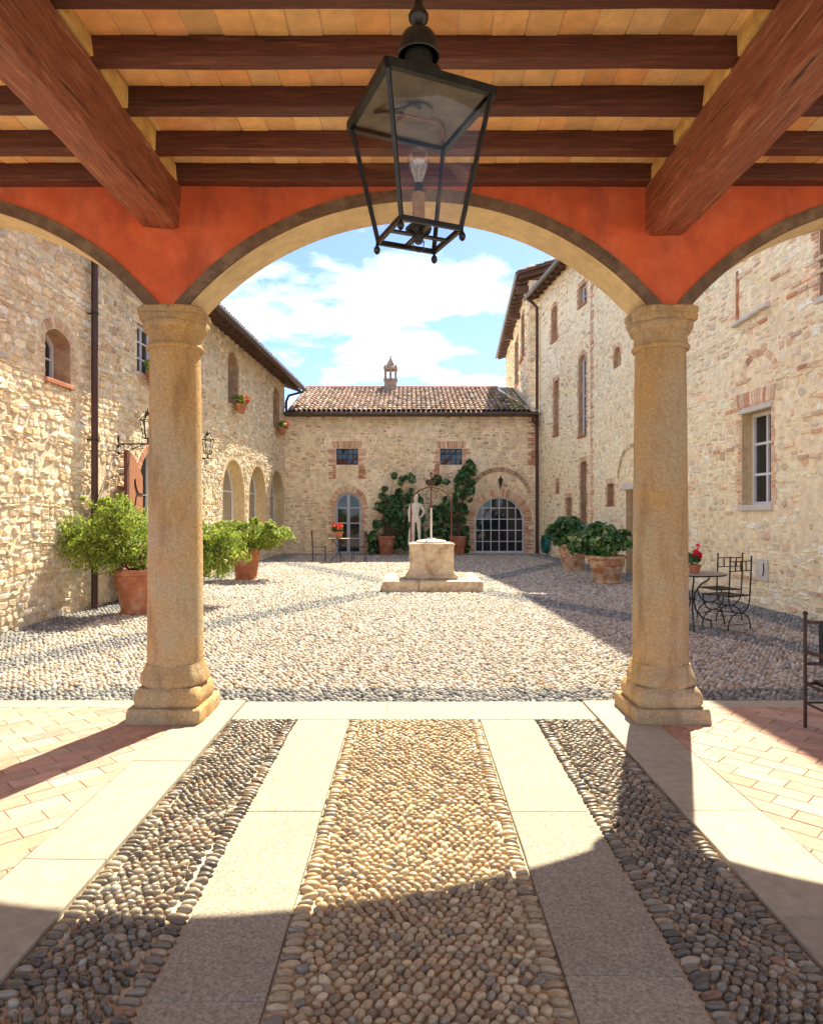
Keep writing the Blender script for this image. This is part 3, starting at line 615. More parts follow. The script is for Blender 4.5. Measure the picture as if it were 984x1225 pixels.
def rubble(fr, H, ops, pal, P, hr=(0.10, 0.22), wr=(0.14, 0.42), proud=(0.012, 0.045), gap=0.014, u_from=0, u_to=None, skip=0.0, mid=True, avoid=None, big=0.05, sd=0):
    u_to = u_to or fr.W; v = 0.0
    def put(a, b, c, d, depth=0):
        if b - a < 0.05 or d - c < 0.035: return
        hit = False
        for o in ops:
            ex = o.get('ex', 0.02)
            for i in range(4):
                for j in range(3):
                    if inside(o, a + (b - a) * i / 3, c + (d - c) * j / 2, ex): hit = True; break
                if hit: break
            if hit: break
        if hit:
            if depth < 3:
                if b - a > d - c: mdl = (a + b) / 2; put(a, mdl, c, d, depth + 1); put(mdl, b, c, d, depth + 1)
                else: mdl = (c + d) / 2; put(a, b, c, mdl, depth + 1); put(a, b, mdl, d, depth + 1)
            return
        if avoid and avoid((a + b) / 2, (c + d) / 2): return
        zn = noise.noise(Vector(((a + b) * 0.35, (c + d) * 0.45, sd + 3)))
        if random.random() < skip * (1 + 2.4 * zn) + max(0, zn - 0.28) * 1.2: return
        g1 = gap * random.uniform(0.5, 1.5) / 2; a += g1; b -= g1; c += g1; d -= g1; hw, hh = (b - a) / 2, (d - c) / 2; uc, vc = (a + b) / 2, (c + d) / 2
        if hw < 0.012 or hh < 0.012: return
        uc += 0.0; vc += 0.09 * noise.noise(Vector((uc * 0.8, vc * 0.8, sd))) + random.gauss(0, 0.008)
        k1, k2 = random.uniform(0.25, 0.85), random.uniform(0.25, 0.85)
        q = [(-hw, -hh * k1), (-hw * k2, -hh), (hw * k2, -hh), (hw, -hh * k1), (hw, hh * k2), (hw * k1, hh), (-hw * k1, hh), (-hw, hh * k2)]
        ro = random.gauss(0, 0.09); cr_, sr_ = math.cos(ro), math.sin(ro)
        q = [(x * random.uniform(0.74, 1.10), y * random.uniform(0.74, 1.10)) for x, y in q]; q = [(uc + x * cr_ - y * sr_, vc + x * sr_ + y * cr_) for x, y in q]
        pr = random.uniform(*proud); t = (random.uniform(-0.09, 0.09), random.uniform(-0.10, 0.10))
        vv, ff = poly_piece(fr, q, -0.02, pr, random.uniform(0.70, 0.86), t, 0.004, mid); kc = 1 + 0.16 * noise.noise(Vector((uc * 0.5, vc * 0.6, sd + 9))); P.add(vv, ff, tuple(min(0.9, x * kc) for x in pick(pal)))
    while v < H:
        h = min(random.uniform(*hr), H - v + 0.001); u = u_from - random.uniform(0, 0.2)
        if h < 0.05: break
        while u < u_to:
            wd = random.uniform(*wr) * (1.0 if random.random() > big else 1.6); a, b = max(u, u_from), min(u + wd, u_to); r = random.random()
            if r < 0.22 and h > 0.13:
                s_ = random.uniform(0.35, 0.65); put(a, b, v, v + h * s_); 
                md = a + (b - a) * random.uniform(0.35, 0.65); put(a, md, v + h * s_, v + h); put(md, b, v + h * s_, v + h)
            elif r < 0.34 and h > 0.13:
                put(a, b, v, v + h * 0.5); put(a, b, v + h * 0.5, v + h)
            else: put(a, b, v, v + h)
            u += wd
        v += h
PAL_PALE = [(3, (0.62, 0.45, 0.30)), (2, (0.66, 0.52, 0.36)), (1, (0.54, 0.34, 0.21))]
PAL_MID = [(3, (0.58, 0.34, 0.21)), (3, (0.64, 0.43, 0.28)), (2, (0.50, 0.25, 0.15)), (1, (0.68, 0.52, 0.36))]
PAL_ARC = [(3, (0.46, 0.33, 0.20)), (2, (0.38, 0.24, 0.14)), (1, (0.56, 0.42, 0.27))]
PAL_BR = [(4, (0.46, 0.20, 0.11)), (3, (0.52, 0.27, 0.16)), (2, (0.38, 0.16, 0.09)), (1, (0.56, 0.36, 0.24))]
def voussoirs(fr, o, P, th, bw=0.075, pal=PAL_BR, off=0.012, w1=0.02, jambs=True, top=True):
    hw = (o['u1'] - o['u0']) / 2; uc = (o['u0'] + o['u1']) / 2; ri = o.get('rise', 0)
    if top:
        if ri:
            R = (hw * hw + ri * ri) / (2 * ri); c = o['v1'] - R; t0 = math.asin(min(1, hw / R)) if ri <= hw else PI / 2; n = max(5, int(2 * t0 * R / bw))
            for i in range(n):
                a, b = -t0 + 2 * t0 * (i + 0.06) / n, -t0 + 2 * t0 * (i + 0.94) / n; r0, r1 = R + off, R + off + th * random.uniform(0.93, 1.03)
                q = [(uc + r0 * math.sin(b), c + r0 * math.cos(b)), (uc + r1 * math.sin(b), c + r1 * math.cos(b)), (uc + r1 * math.sin(a), c + r1 * math.cos(a)), (uc + r0 * math.sin(a), c + r0 * math.cos(a))]
                vv, ff = poly_piece(fr, q, -0.01, w1 + random.uniform(-0.004, 0.004), 0.93, mid=False); P.add(vv, ff, pick(pal))
        else:
            n = max(4, int(2 * (hw + th * 0.4) / bw)); x0 = uc - hw - th * 0.4; dx = 2 * (hw + th * 0.4) / n
            for i in range(n):
                sl = (i + 0.5 - n / 2) / n * 0.10; a, b = x0 + dx * (i + 0.05), x0 + dx * (i + 0.95)
                q = [(a, o['v1'] + off), (b, o['v1'] + off), (b + sl, o['v1'] + off + th), (a + sl, o['v1'] + off + th)]
                vv, ff = poly_piece(fr, q, -0.01, w1 + random.uniform(-0.004, 0.004), 0.93, mid=False); P.add(vv, ff, pick(pal))
    if jambs:
        v = o['v0']; sp = o['v1'] - ri; i = 0
        while v < sp - 0.03:
            for sg, ue in ((-1, o['u0']), (1, o['u1'])):
                L_ = th * random.choice((0.5, 0.75, 1.0, 1.15)); a, b = sorted((ue + sg * off, ue + sg * (off + L_)))
                vv, ff = poly_piece(fr, [(a, v + 0.004), (b, v + 0.004), (b, v + 0.062), (a, v + 0.062)], -0.01, w1 + random.uniform(-0.004, 0.004), 0.94, mid=False); P.add(vv, ff, pick(pal))
            v += 0.07; i += 1
def wall_face(root, fr, H, ops, m, name='wall_face', u0=0, u1=None, z0=-0.05):
    u1 = u1 or fr.W; loops = [[Vector((u0, z0, 0)), Vector((u1, z0, 0)), Vector((u1, H, 0)), Vector((u0, H, 0))]]
    for o in ops: loops.append([Vector((a, b, 0)) for a, b in op_loop(o)][::-1])
    flat = [q for l in loops for q in l]; tri = tessellate_polygon(loops); mb = MB(); mb.v = [fr.P(q.x, q.y) for q in flat]; mb.f = [list(t) for t in tri]
    o_ = mb.build(name, m, root)
    bm = bmesh.new(); bm.from_mesh(o_.data); bm.normal_update()
    for f in bm.faces:
        if f.normal.dot(fr.n) < 0: f.normal_flip()
    bm.to_mesh(o_.data); bm.free(); return o_
def window(root, fr, o, name='window', fm='frame_white', cols=2, rows=3, fw=0.055, bw=0.028, sill=None, pane='pane', two_leaf=False, rv='reveal', bars_m=None, frame=True, panes=True, backing=False):
    d = o.get('depth', 0.25); lp = op_loop(o, -0.0005); n = len(lp)
    mb = MB(); mb.v = [fr.P(a, b, 0.0) for a, b in lp] + [fr.P(a, b, -d - 0.06) for a, b in lp]
    mb.f = [[k, n + k, n + (k + 1) % n, (k + 1) % n] for k in range(n)]
    mb.build('reveal', rv, root)
    u0, u1, v0, v1 = o['u0'], o['u1'], o['v0'], o['v1']
    wm = MB(); w0, w1 = -d - 0.03, -d + 0.025
    if frame:
        l1 = op_loop(o, -0.002); oi = dict(o); oi.update(u0=u0 + fw, u1=u1 - fw, v0=v0 + fw, v1=v1 - fw)
        if o.get('rise'): oi['rise'] = max(0.02, o['rise'] - (fw if o['rise'] >= (u1 - u0) / 2 - 0.01 else fw * 0.3))
        l2 = op_loop(oi); 
        vs = [fr.P(a, b, w1) for a, b in l1] + [fr.P(a, b, w1) for a, b in l2] + [fr.P(a, b, w0) for a, b in l2]
        wm.add(vs, [[k, (k + 1) % n, n + (k + 1) % n, n + k] for k in range(n)] + [[n + k, n + (k + 1) % n, 2 * n + (k + 1) % n, 2 * n + k] for k in range(n)])
    win = wm.build(name, fm, root) if frame else empty(name, W[root], parent=root)
    du = (u1 - u0) / cols; dv = (v1 - v0) / rows
    for i in range(1, cols):
        u = u0 + du * i; wd = bw * (2.4 if two_leaf and i * 2 == cols else 1.0)
        b = MB(); vt = op_top(o, u) - fw * 0.5
        b.v = [fr.P(*q) for q in ((u - wd / 2, v0 + fw * 0.6, w0), (u + wd / 2, v0 + fw * 0.6, w0), (u + wd / 2, vt, w0), (u - wd / 2, vt, w0), (u - wd / 2, v0 + fw * 0.6, w1 - 0.006), (u + wd / 2, v0 + fw * 0.6, w1 - 0.006), (u + wd / 2, vt, w1 - 0.006), (u - wd / 2, vt, w1 - 0.006))]
        b.f = [[4, 5, 6, 7], [0, 4, 7, 3], [1, 2, 6, 5]]; b.build('glazing_bar', bars_m or fm, win)
    for j in range(1, rows):
        v = v0 + dv * j; hw = (u1 - u0) / 2; uc = (u0 + u1) / 2; ua, ub = u0, u1
        if o.get('rise') and v > v1 - o['rise']:
            ri = o['rise']; R = (hw * hw + ri * ri) / (2 * ri); c = v1 - R; hx = math.sqrt(max(0, R * R - (v - c) ** 2)); ua, ub = uc - hx, uc + hx
        ua += fw * 0.5; ub -= fw * 0.5; b = MB()
        b.v = [fr.P(*q) for q in ((ua, v - bw / 2, w0), (ub, v - bw / 2, w0), (ub, v + bw / 2, w0), (ua, v + bw / 2, w0), (ua, v - bw / 2, w1 - 0.010), (ub, v - bw / 2, w1 - 0.010), (ub, v + bw / 2, w1 - 0.010), (ua, v + bw / 2, w1 - 0.010))]
        b.f = [[4, 5, 6, 7], [0, 1, 5, 4], [3, 7, 6, 2]]; b.build('glazing_bar', bars_m or fm, win)
    if panes:
        for i in range(cols):
            for j in range(rows):
                a, b_, c, d_ = u0 + du * i, u0 + du * (i + 1), v0 + dv * j, v0 + dv * (j + 1); wz = w0 + 0.010
                if o.get('rise') and c > op_top(o, (a + b_) / 2): continue
                t1, t2 = random.uniform(-0.003, 0.003), random.uniform(-0.003, 0.003)
                q = MB(); q.v = [fr.P(a, c, wz), fr.P(b_, c, wz + t1), fr.P(b_, d_, wz + t2), fr.P(a, d_, wz + t1 + t2)]; q.f = [[0, 1, 2, 3]]; q.build('pane', pane, win)
    if sill:
        ex, th, pr, sm = sill; b = MB(); ce_ = fr.P((u0 + u1) / 2, v0 - th / 2 + 0.004, (pr - d) / 2)
        b.box(ce_, (u1 - u0 + 2 * ex, pr + d, th), rz=math.atan2(fr.d.y, fr.d.x)); b.build('sill', sm, win, bevel=0.008)
    return win
def roof_strip(root, p_eave, dirn, up, length, cols_p, rows, pitch=0.19, tl=0.36, moss=None, pal=None, r=0.088, name='roof_tiles', parts=0):
    """curved cover tiles laid over a sheet: dirn runs along the eave, up runs up the slope"""
    P = Pieces(); dirn = Vector(dirn).normalized(); up = Vector(up).normalized(); nn = dirn.cross(up).normalized()
    if nn.z < 0: nn = -nn
    for i in range(int(length / pitch)):
        for j in range(rows):
            o = Vector(p_eave) + dirn * (pitch * (i + 0.5)) + up * (tl * j) + nn * (0.02 + random.uniform(0, 0.012)) + dirn * random.uniform(-0.012, 0.012); v = []; n = 6
            for t, rr, lift in ((0, r, 0.028), (tl * 1.12, r * 0.80, 0.0)):
                for k in range(n):
                    a = PI * k / (n - 1); v.append(o + up * t + dirn * (rr * math.cos(a)) + nn * (rr * math.sin(a) * 0.85 + lift))
            for k in range(n):
                a = PI * k / (n - 1); v.append(o + dirn * (r * 0.80 * math.cos(a)) + nn * (r * 0.80 * math.sin(a) * 0.85 + 0.028))
            f = [(k, k + 1, n + k + 1, n + k) for k in range(n - 1)] + [(2 * n + k, 2 * n + k + 1, k + 1, k) for k in range(n - 1)]
            c = pick(moss if moss and random.random() < max(0, (i * pitch / length - 0.80) * 4) else pal); P.add(v, f, c)
    P.emit(root, 'roof_tile', 'roof_tile', name, nmax=parts, smooth=False)
PAL_ROOF = [(4, (0.36, 0.22, 0.16)), (3, (0.42, 0.30, 0.23)), (2, (0.24, 0.15, 0.11)), (2, (0.46, 0.36, 0.29)), (1, (0.14, 0.10, 0.08))]
PAL_MOSS = [(2, (0.26, 0.25, 0.08)), (2, (0.34, 0.28, 0.12)), (1, (0.16, 0.15, 0.07))]

# ---- left house
PAL_L = [(5, (0.743, 0.623, 0.437)), (4, (0.788, 0.693, 0.52)), (2.4, (0.685, 0.524, 0.316)), (2.4, (0.643, 0.524, 0.363)), (1.5, (0.628, 0.57, 0.471)), (0.8, (0.525, 0.418, 0.291)), (1, (0.73, 0.54, 0.356)), (1, (0.831, 0.767, 0.633))]
fl = Fr((lw_x(5.5), 5.5), (-4.92, 25.9)); LY = lambda y: (y - 5.5) * fl.W / 20.4
house_l = empty('stone_house', fl.P(fl.W / 2, 0), 'sunlit rubble stone house with wooden shutter and a row of arched windows', 'house')
HL = 6.55
oL = dict(
    w1=dict(u0=LY(9.92), u1=LY(10.62), v0=3.60, v1=4.40, rise=0.16, depth=0.30, ex=0.20),
    w2=dict(u0=LY(13.0), u1=LY(13.75), v0=4.33, v1=5.30, rise=0, depth=0.10, ex=0.04),
    dr=dict(u0=LY(13.05), u1=LY(15.0), v0=-0.04, v1=2.95, rise=0.75, depth=0.25, ex=0.16, sb=0.3),
    a1=dict(u0=LY(18.27), u1=LY(20.4), v0=0.45, v1=3.10, rise=1.0, depth=0.36, ex=0.10),
    a2=dict(u0=LY(20.95), u1=LY(23.05), v0=0.45, v1=3.10, rise=1.0, depth=0.36, ex=0.10),
    a3=dict(u0=LY(23.7), u1=LY(25.72), v0=0.45, v1=3.10, rise=0.97, depth=0.36, ex=0.10),
    b1=dict(u0=LY(18.77), u1=LY(19.76), v0=4.67, v1=6.19, rise=0.40, depth=0.32, ex=0.05),
    b2=dict(u0=LY(24.08), u1=LY(25.05), v0=4.65, v1=6.16, rise=0.40, depth=0.32, ex=0.05))
opsL = list(oL.values())
wall_face(house_l, fl, HL, opsL, 'mortar'); P = Pieces()
rubble(fl, HL, opsL, PAL_L, P, hr=(0.05, 0.14), wr=(0.07, 0.27), proud=(0.006, 0.034), gap=0.014, skip=0.06, avoid=lambda u, v: LY(11.32) < u < LY(11.80) and v < 2.5, sd=1)
P.emit(house_l, 'stone', 'stone', 'stones', minpx=7)
P = Pieces()
voussoirs(fl, oL['w1'], P, 0.16, pal=PAL_PALE, w1=0.010); voussoirs(fl, oL['dr'], P, 0.14, jambs=False)
PAL_TANB = [(3, (0.58, 0.44, 0.27)), (2, (0.62, 0.50, 0.33)), (1, (0.50, 0.34, 0.2))]
for k in ('a1', 'a2', 'a3'): voussoirs(fl, oL[k], P, 0.09, bw=0.2, pal=PAL_TANB, w1=0.008)
for k in ('b1', 'b2'): voussoirs(fl, oL[k], P, 0.05, bw=0.12, pal=PAL_TANB, w1=0.008)
P.emit(house_l, 'brick', 'brick', 'bricks', minpx=3)
window(house_l, fl, oL['w1'], cols=1, rows=2, fw=0.05, sill=(0.04, 0.07, 0.06, 'terracotta'))
window(house_l, fl, oL['w2'], cols=2, rows=3, sill=(0.05, 0.06, 0.06, 'stone_sill'))
window(house_l, fl, oL['dr'], name='door_frame', cols=2, rows=3, fm='frame_white', rv='plaster_cream', fw=0.10)
for k in ('a1', 'a2', 'a3'): window(house_l, fl, oL[k], cols=2, rows=3, fm='frame_white', rv='soffit', fw=0.07, bw=0.05, two_leaf=True, pane='curtain', sill=(0.0, 0.08, 0.03, 'soffit'))
for k in ('b1', 'b2'): window(house_l, fl, oL[k], cols=2, rows=3, fm='frame_white', rv='reveal', fw=0.05, sill=(0.03, 0.06, 0.05, 'soffit'))
# roof of the left house
ez, eo = 6.46, 0.62
e0, e1 = fl.P(0, ez, eo), fl.P(fl.W + 0.75, ez, eo); upL = (-fl.n * math.cos(0.33) + Vector((0, 0, math.sin(0.33))))
rm = MB(); A_, B_ = e0 + Vector((0, 0, 0.04)), e1 + Vector((0, 0, 0.04)); rm.add([A_, B_, B_ + upL * 5, A_ + upL * 5] + [q + Vector((0, 0, -0.05)) for q in (A_, B_, B_ + upL * 5, A_ + upL * 5)], [(0, 1, 2, 3), (7, 6, 5, 4), (0, 4, 5, 1), (1, 5, 6, 2), (3, 2, 6, 7), (0, 3, 7, 4)])
roof_l = rm.build('roof', 'roof_under', house_l)
roof_strip(roof_l, A_, fl.d, upL, fl.W + 0.75, 0, 5, pal=PAL_ROOF)
u = 0.3
while u < fl.W + 0.7:
    a = fl.P(u, ez - 0.07, eo - 0.10); MB().bar(a, a + upL * 1.6, 0.09, 0.11).build('rafter', 'wood_rafter', roof_l); u += 0.47
MB().tube([e0 + fl.n * 0.05, e1 + fl.n * 0.05], 0.075, 10).build('gutter', 'gutter', roof_l, smooth=True)
e = fl.P(fl.W + 0.3, ez, eo + 0.05)
MB().tube([e, e + Vector((0, 0, -0.15)), fl.P(fl.W - 0.05, ez - 0.36, 0.18), fl.P(fl.W - 0.12, ez - 0.6, 0.10), fl.P(fl.W - 0.12, 5.3, 0.10)], 0.05, 8).build('downpipe', 'pipe_brown', house_l, smooth=True)
yp = LY(11.12); dp = MB().tube([fl.P(yp, HL, 0.13), fl.P(yp, 0.0, 0.13)], 0.055, 10).build('downpipe', 'pipe_brown', house_l, smooth=True)
for z in (0.95, 2.8, 4.9):
    c = MB(); c.tube([fl.P(yp, z - 0.02, 0.13), fl.P(yp, z + 0.02, 0.13)], 0.064, 10); c.bar(fl.P(yp, z, 0), fl.P(yp, z, 0.12), 0.02); c.build('pipe_clamp', 'iron', dp)
# shutter leaf, opened back, with planks and strap hinges
sh = empty('shutter', fl.P(LY(13.05), 0), parent=house_l); U1, U0 = LY(13.05), LY(11.95); npl = 8
def lf(t, v, w): return fl.P(U1 + (U0 - U1) * t, v, 0.05 + 0.22 * t + w)
def lft(t): return 2.28 + 0.42 * math.sin(min(1, t) * PI / 2) ** 1.0
for i in range(npl):
    t0, t1 = i / npl + 0.006, (i + 1) / npl - 0.006; m = MB(); v = []
    for w_ in (0, 0.045):
        v += [lf(t0, 0.06, w_), lf(t1, 0.06, w_), lf(t1, lft(t1), w_), lf(t0, lft(t0), w_)]
    m.add(v, [(3, 2, 1, 0), (4, 5, 6, 7), (0, 1, 5, 4), (1, 2, 6, 5), (2, 3, 7, 6), (3, 0, 4, 7)]); m.build('plank', 'wood_door', sh)
m = MB(); m.bar(lf(1.02, 0.05, 0.02), lf(1.02, lft(1), 0.02), 0.06, 0.10); m.build('edge_batten', 'rust_iron', sh)
for z in (0.55, 1.95):
    m = MB(); m.tube([lf(0.02, z, 0.055), lf(0.35, z, 0.055), lf(0.48, z + 0.06, 0.055), lf(0.58, z + 0.18, 0.055), lf(0.6, z + 0.26, 0.055)], 0.014, 6); m.tube([lf(0.3, z, 0.055), lf(0.48, z - 0.02, 0.055), lf(0.55, z - 0.12, 0.055), lf(0.56, z - 0.22, 0.055)], 0.012, 6); m.build('strap_hinge', 'iron', sh, smooth=True)

# ---- far house across the court
PAL_F = [(4, (0.722, 0.568, 0.367)), (3, (0.646, 0.488, 0.307)), (2.5, (0.53, 0.4, 0.259)), (2, (0.78, 0.636, 0.426)), (1.2, (0.444, 0.341, 0.23)), (1, (0.741, 0.479, 0.288)), (0.8, (0.78, 0.596, 0.298))]
ff_ = Fr((-4.92, 25.9), (4.95, 25.9)); FX = lambda x: x + 4.92
house_f = empty('stone_house', (0, 25.9, 0), 'low brown stone house closing the courtyard, with a mossy tiled roof', 'house')
HF = 5.45
oF = dict(
    w1=dict(u0=FX(-2.91), u1=FX(-2.06), v0=3.43, v1=4.06, depth=0.16, ex=0.30, sb=0.1),
    w2=dict(u0=FX(1.10), u1=FX(1.965), v0=3.43, v1=4.06, depth=0.16, ex=0.30, sb=0.1),
    dr=dict(u0=FX(-2.95), u1=FX(-1.94), v0=-0.03, v1=2.36, rise=0.50, depth=0.12, ex=0.26, sb=0.3),
    bg=dict(u0=FX(2.45), u1=FX(4.37), v0=0.02, v1=2.19, rise=0.96, depth=0.16, ex=0.34, sb=0.3))
opsF = list(oF.values()); wall_face(house_f, ff_, HF, opsF, 'mortar_far')
def relief_arc(u, v): d = math.hypot(u - FX(3.42), v - 2.05); return 1.02 < d < 1.32 and v > 2.3
P = Pieces(); rubble(ff_, HF, opsF, PAL_F, P, hr=(0.06, 0.15), wr=(0.07, 0.30), proud=(0.003, 0.022), gap=0.03, skip=0.36, mid=False, avoid=relief_arc, sd=4)
P.emit(house_f, 'stone', 'stone', 'stones', nmax=0)
P = Pieces()
for k in ('w1', 'w2'):
    voussoirs(ff_, oF[k], P, 0.28, pal=PAL_MID, w1=0.012); o = dict(oF[k]); o['v0'] -= 0.55; o['v1'] = oF[k]['v0']; voussoirs(ff_, o, P, 0.26, top=False)
voussoirs(ff_, oF['dr'], P, 0.24, pal=PAL_MID, w1=0.012); voussoirs(ff_, oF['bg'], P, 0.30, pal=PAL_MID, w1=0.014)
voussoirs(ff_, dict(u0=FX(2.36), u1=FX(4.48), v0=2.2, v1=3.16, rise=0.85), P, 0.17, bw=0.13, pal=PAL_ARC, jambs=False, w1=0.045)
v = 0.0
while v < HF - 0.1:                                          # brick quoins by the tower
    L_ = random.choice((0.15, 0.28, 0.4)); vv, f2 = poly_piece(ff_, [(FX(4.9) - L_, v + 0.004), (FX(4.9), v + 0.004), (FX(4.9), v + 0.062), (FX(4.9) - L_, v + 0.062)], -0.01, 0.02, 0.95, mid=False)
    if v > 3.4 : P.add(vv, f2, pick(PAL_BR))
    v += 0.07
P.emit(house_f, 'brick', 'brick', 'bricks', nmax=0)
for k in ('w1', 'w2'):
    window(house_f, ff_, oF[k], cols=4, rows=3, fm='iron', fw=0.02, bw=0.022, sill=None)
window(house_f, ff_, oF['dr'], name='door', cols=2, rows=4, fm='frame_grey', fw=0.09, bw=0.05, two_leaf=True)
window(house_f, ff_, oF['bg'], name='arched_window', cols=6, rows=5, fm='frame_white', fw=0.06, bw=0.03, sill=(0.06, 0.08, 0.1, 'stone_sill'))
ey, ezf, sl = 25.45, 5.42, math.radians(20); upF = Vector((0, math.cos(sl), math.sin(sl))); A_ = Vector((-4.75, ey, ezf)); LnF = 9.35
rm = MB(); B_ = A_ + Vector((LnF, 0, 0)); rl = 5.1; sft = Vector((-0.75, 0, 0)); rm.add([A_, B_, B_ + upF * rl + sft, A_ + upF * rl] + [q + Vector((0, 0, -0.08)) for q in (A_, B_, B_ + upF * rl + sft, A_ + upF * rl)], [(0, 1, 2, 3), (7, 6, 5, 4), (0, 4, 5, 1), (1, 5, 6, 2), (3, 2, 6, 7), (0, 3, 7, 4)])
roof_f = rm.build('roof', 'roof_under', house_f)
roof_strip(roof_f, A_, (1, 0, 0), upF, LnF, 0, 14, moss=PAL_MOSS, pal=PAL_ROOF)
# ridge tiles
rg = MB(); rp = A_ + upF * rl
for i in range(24): rg.tube([rp + Vector((i * 0.36, 0, 0.03)), rp + Vector((i * 0.36 + 0.38, 0, 0.045))], [0.11, 0.095], 8)
rg.build('ridge', 'terracotta', roof_f, smooth=True)
MB().add([B_ + Vector((0.0, 0, 0.06)), B_ + Vector((0.22, 0, 0.03)), B_ + upF * rl + sft + Vector((0.9, 0, 0.06)), B_ + upF * rl + sft + Vector((0.0, 0, 0.10))], [(0, 1, 2, 3)]).build('flashing', 'flash', roof_f)
MB().tube([(-4.85, ey - 0.06, ezf - 0.07), (4.80, ey - 0.06, ezf - 0.07)], 0.065, 10).build('gutter', 'gutter', roof_f, smooth=True)
MB().box((0, ey + 0.25, ezf - 0.10), (9.6, 0.42, 0.05), rx=0).build('eave_board', 'wood_rafter', roof_f)
MB().tube([(4.62, ey - 0.06, ezf - 0.12), (4.64, 25.6, 5.1), (4.86, 25.72, 4.9)], 0.045, 8).build('downpipe', 'pipe_brown', house_f, smooth=True)
# chimney
chp = Vector((-0.94, 30.1, 6.8)); ch = empty('chimney', chp, parent=roof_f)
MB().box(chp + Vector((0, 0, 0.25)), (0.54, 0.54, 0.9)).build('stack', 'chimney_stone', ch)
MB().box(chp + Vector((0, 0, 0.73)), (0.62, 0.62, 0.07)).build('stack_band', 'chimney_stone', ch, bevel=0.01)
for sx in (-1, 0, 1):
    for sy in (-1, 0, 1):
        if sx or sy: MB().box(chp + Vector((sx * 0.23, sy * 0.23, 0.97)), (0.10, 0.10, 0.42)).build('pillar', 'chimney_stone', ch)
MB().box(chp + Vector((0, 0, 1.21)), (0.62, 0.62, 0.08)).build('cap_band', 'chimney_stone', ch, bevel=0.01)
for sx in (-1, 1):
    for sy in (-1, 1): m = MB(); m.lathe([(0.075, 0), (0.06, 0.05), (0.01, 0.17)], chp + Vector((sx * 0.25, sy * 0.25, 1.25)), 6); m.build('pinnacle', 'chimney_stone', ch)
m = MB(); m.lathe([(0.33, 1.25), (0.22, 1.38), (0.11, 1.60), (0.045, 1.72), (0.03, 1.76), (0.055, 1.80), (0.01, 1.86)], chp, 8); m.build('spire', 'chimney_stone', ch)

# ---- right houses
PAL_R = [(5, (0.844, 0.731, 0.512)), (4, (0.86, 0.78, 0.574)), (2, (0.803, 0.66, 0.426)), (1.6, (0.762, 0.618, 0.426)), (1.3, (0.776, 0.554, 0.376)), (0.8, (0.721, 0.64, 0.483)), (0.35, (0.625, 0.505, 0.354)), (1.5, (0.86, 0.816, 0.646))]
PAL_RB = [(5, (0.86, 0.711, 0.492)), (3, (0.86, 0.794, 0.573)), (2, (0.739, 0.578, 0.38)), (1.4, (0.596, 0.454, 0.309)), (1, (0.781, 0.506, 0.328)), (0.6, (0.475, 0.372, 0.256))]
fa = Fr(RA0, RA1); HA = 10.3
AY = lambda y: (20.5 - y) / 15.0 * fa.W
house_a = empty('stone_house', fa.P(fa.W / 2, 0), 'pale cream stone house in shade with a single white framed window', 'house')
oA = dict(
    wn=dict(u0=AY(11.97), u1=AY(11.07), v0=1.72, v1=3.34, depth=0.22, ex=0.12, sb=0.1),
    dr=dict(u0=AY(17.6), u1=AY(16.6), v0=-0.03, v1=2.18, depth=0.25, ex=0.06, sb=0.3),
    sw=dict(u0=AY(19.05), u1=AY(18.5), v0=1.75, v1=2.40, depth=0.2, ex=0.14),
    oc=dict(u0=AY(18.55), u1=AY(17.95), v0=5.55, v1=6.10, rise=0.25, depth=0.10, ex=0.14, sb=0.1),
    up=dict(u0=AY(9.85), u1=AY(9.0), v0=4.75, v1=6.2, depth=0.22, ex=0.12))
opsA = list(oA.values()); wall_face(house_a, fa, HA, opsA, 'mortar_right', u0=-0.02)
P = Pieces(); rubble(fa, HA, opsA, PAL_R, P, hr=(0.06, 0.19), wr=(0.08, 0.32), proud=(0.002, 0.018), gap=0.020, skip=0.16, sd=8)
P.emit(house_a, 'stone', 'stone', 'stones', minpx=7)
P = Pieces()
PAL_PINK = [(3, (0.70, 0.50, 0.34)), (3, (0.74, 0.57, 0.40)), (2, (0.64, 0.40, 0.26)), (0.6, (0.56, 0.28, 0.17))]
voussoirs(fa, oA['wn'], P, 0.14, top=False, pal=PAL_PINK, w1=0.012)
voussoirs(fa, dict(oA['wn'], v1=3.44), P, 0.26, pal=PAL_PINK, jambs=False, w1=0.026)
voussoirs(fa, dict(oA['wn'], u0=AY(11.9), u1=AY(11.0), v1=4.25, rise=0.28), P, 0.13, pal=PAL_PINK, jambs=False, w1=0.012)
voussoirs(fa, dict(oA['dr'], u0=AY(18.1), u1=AY(16.3), v1=3.25, rise=0.75), P, 0.10, bw=0.12, pal=PAL_TANB, jambs=False, w1=0.03)
voussoirs(fa, oA['sw'], P, 0.14, pal=PAL_PINK); voussoirs(fa, oA['oc'], P, 0.12, pal=PAL_PINK, jambs=False); voussoirs(fa, oA['up'], P, 0.14, pal=PAL_PINK)
v = 0.1
while v < HA:                                                # brick edge where the two houses meet
    L_ = random.choice((0.12, 0.2, 0.28)); vv, f2 = poly_piece(fa, [(0.0, v), (L_, v), (L_, v + 0.062), (0, v + 0.062)], -0.01, 0.03, 0.95, mid=False); P.add(vv, f2, pick(PAL_PINK)); v += 0.075
for k in range(60):                                          # strays of brick in the masonry
    u = AY(random.uniform(6.5, 13)); v = random.uniform(0.3, 6)
    if any(inside(o, u, v, 0.3) for o in opsA): continue
    for q in range(random.randint(1, 3)):
        a = u + q * 0.27; vv, f2 = poly_piece(fa, [(a, v), (a + 0.25, v), (a + 0.25, v + 0.06), (a, v + 0.06)], -0.01, 0.03, 0.93, mid=False); P.add(vv, f2, pick(PAL_PINK))
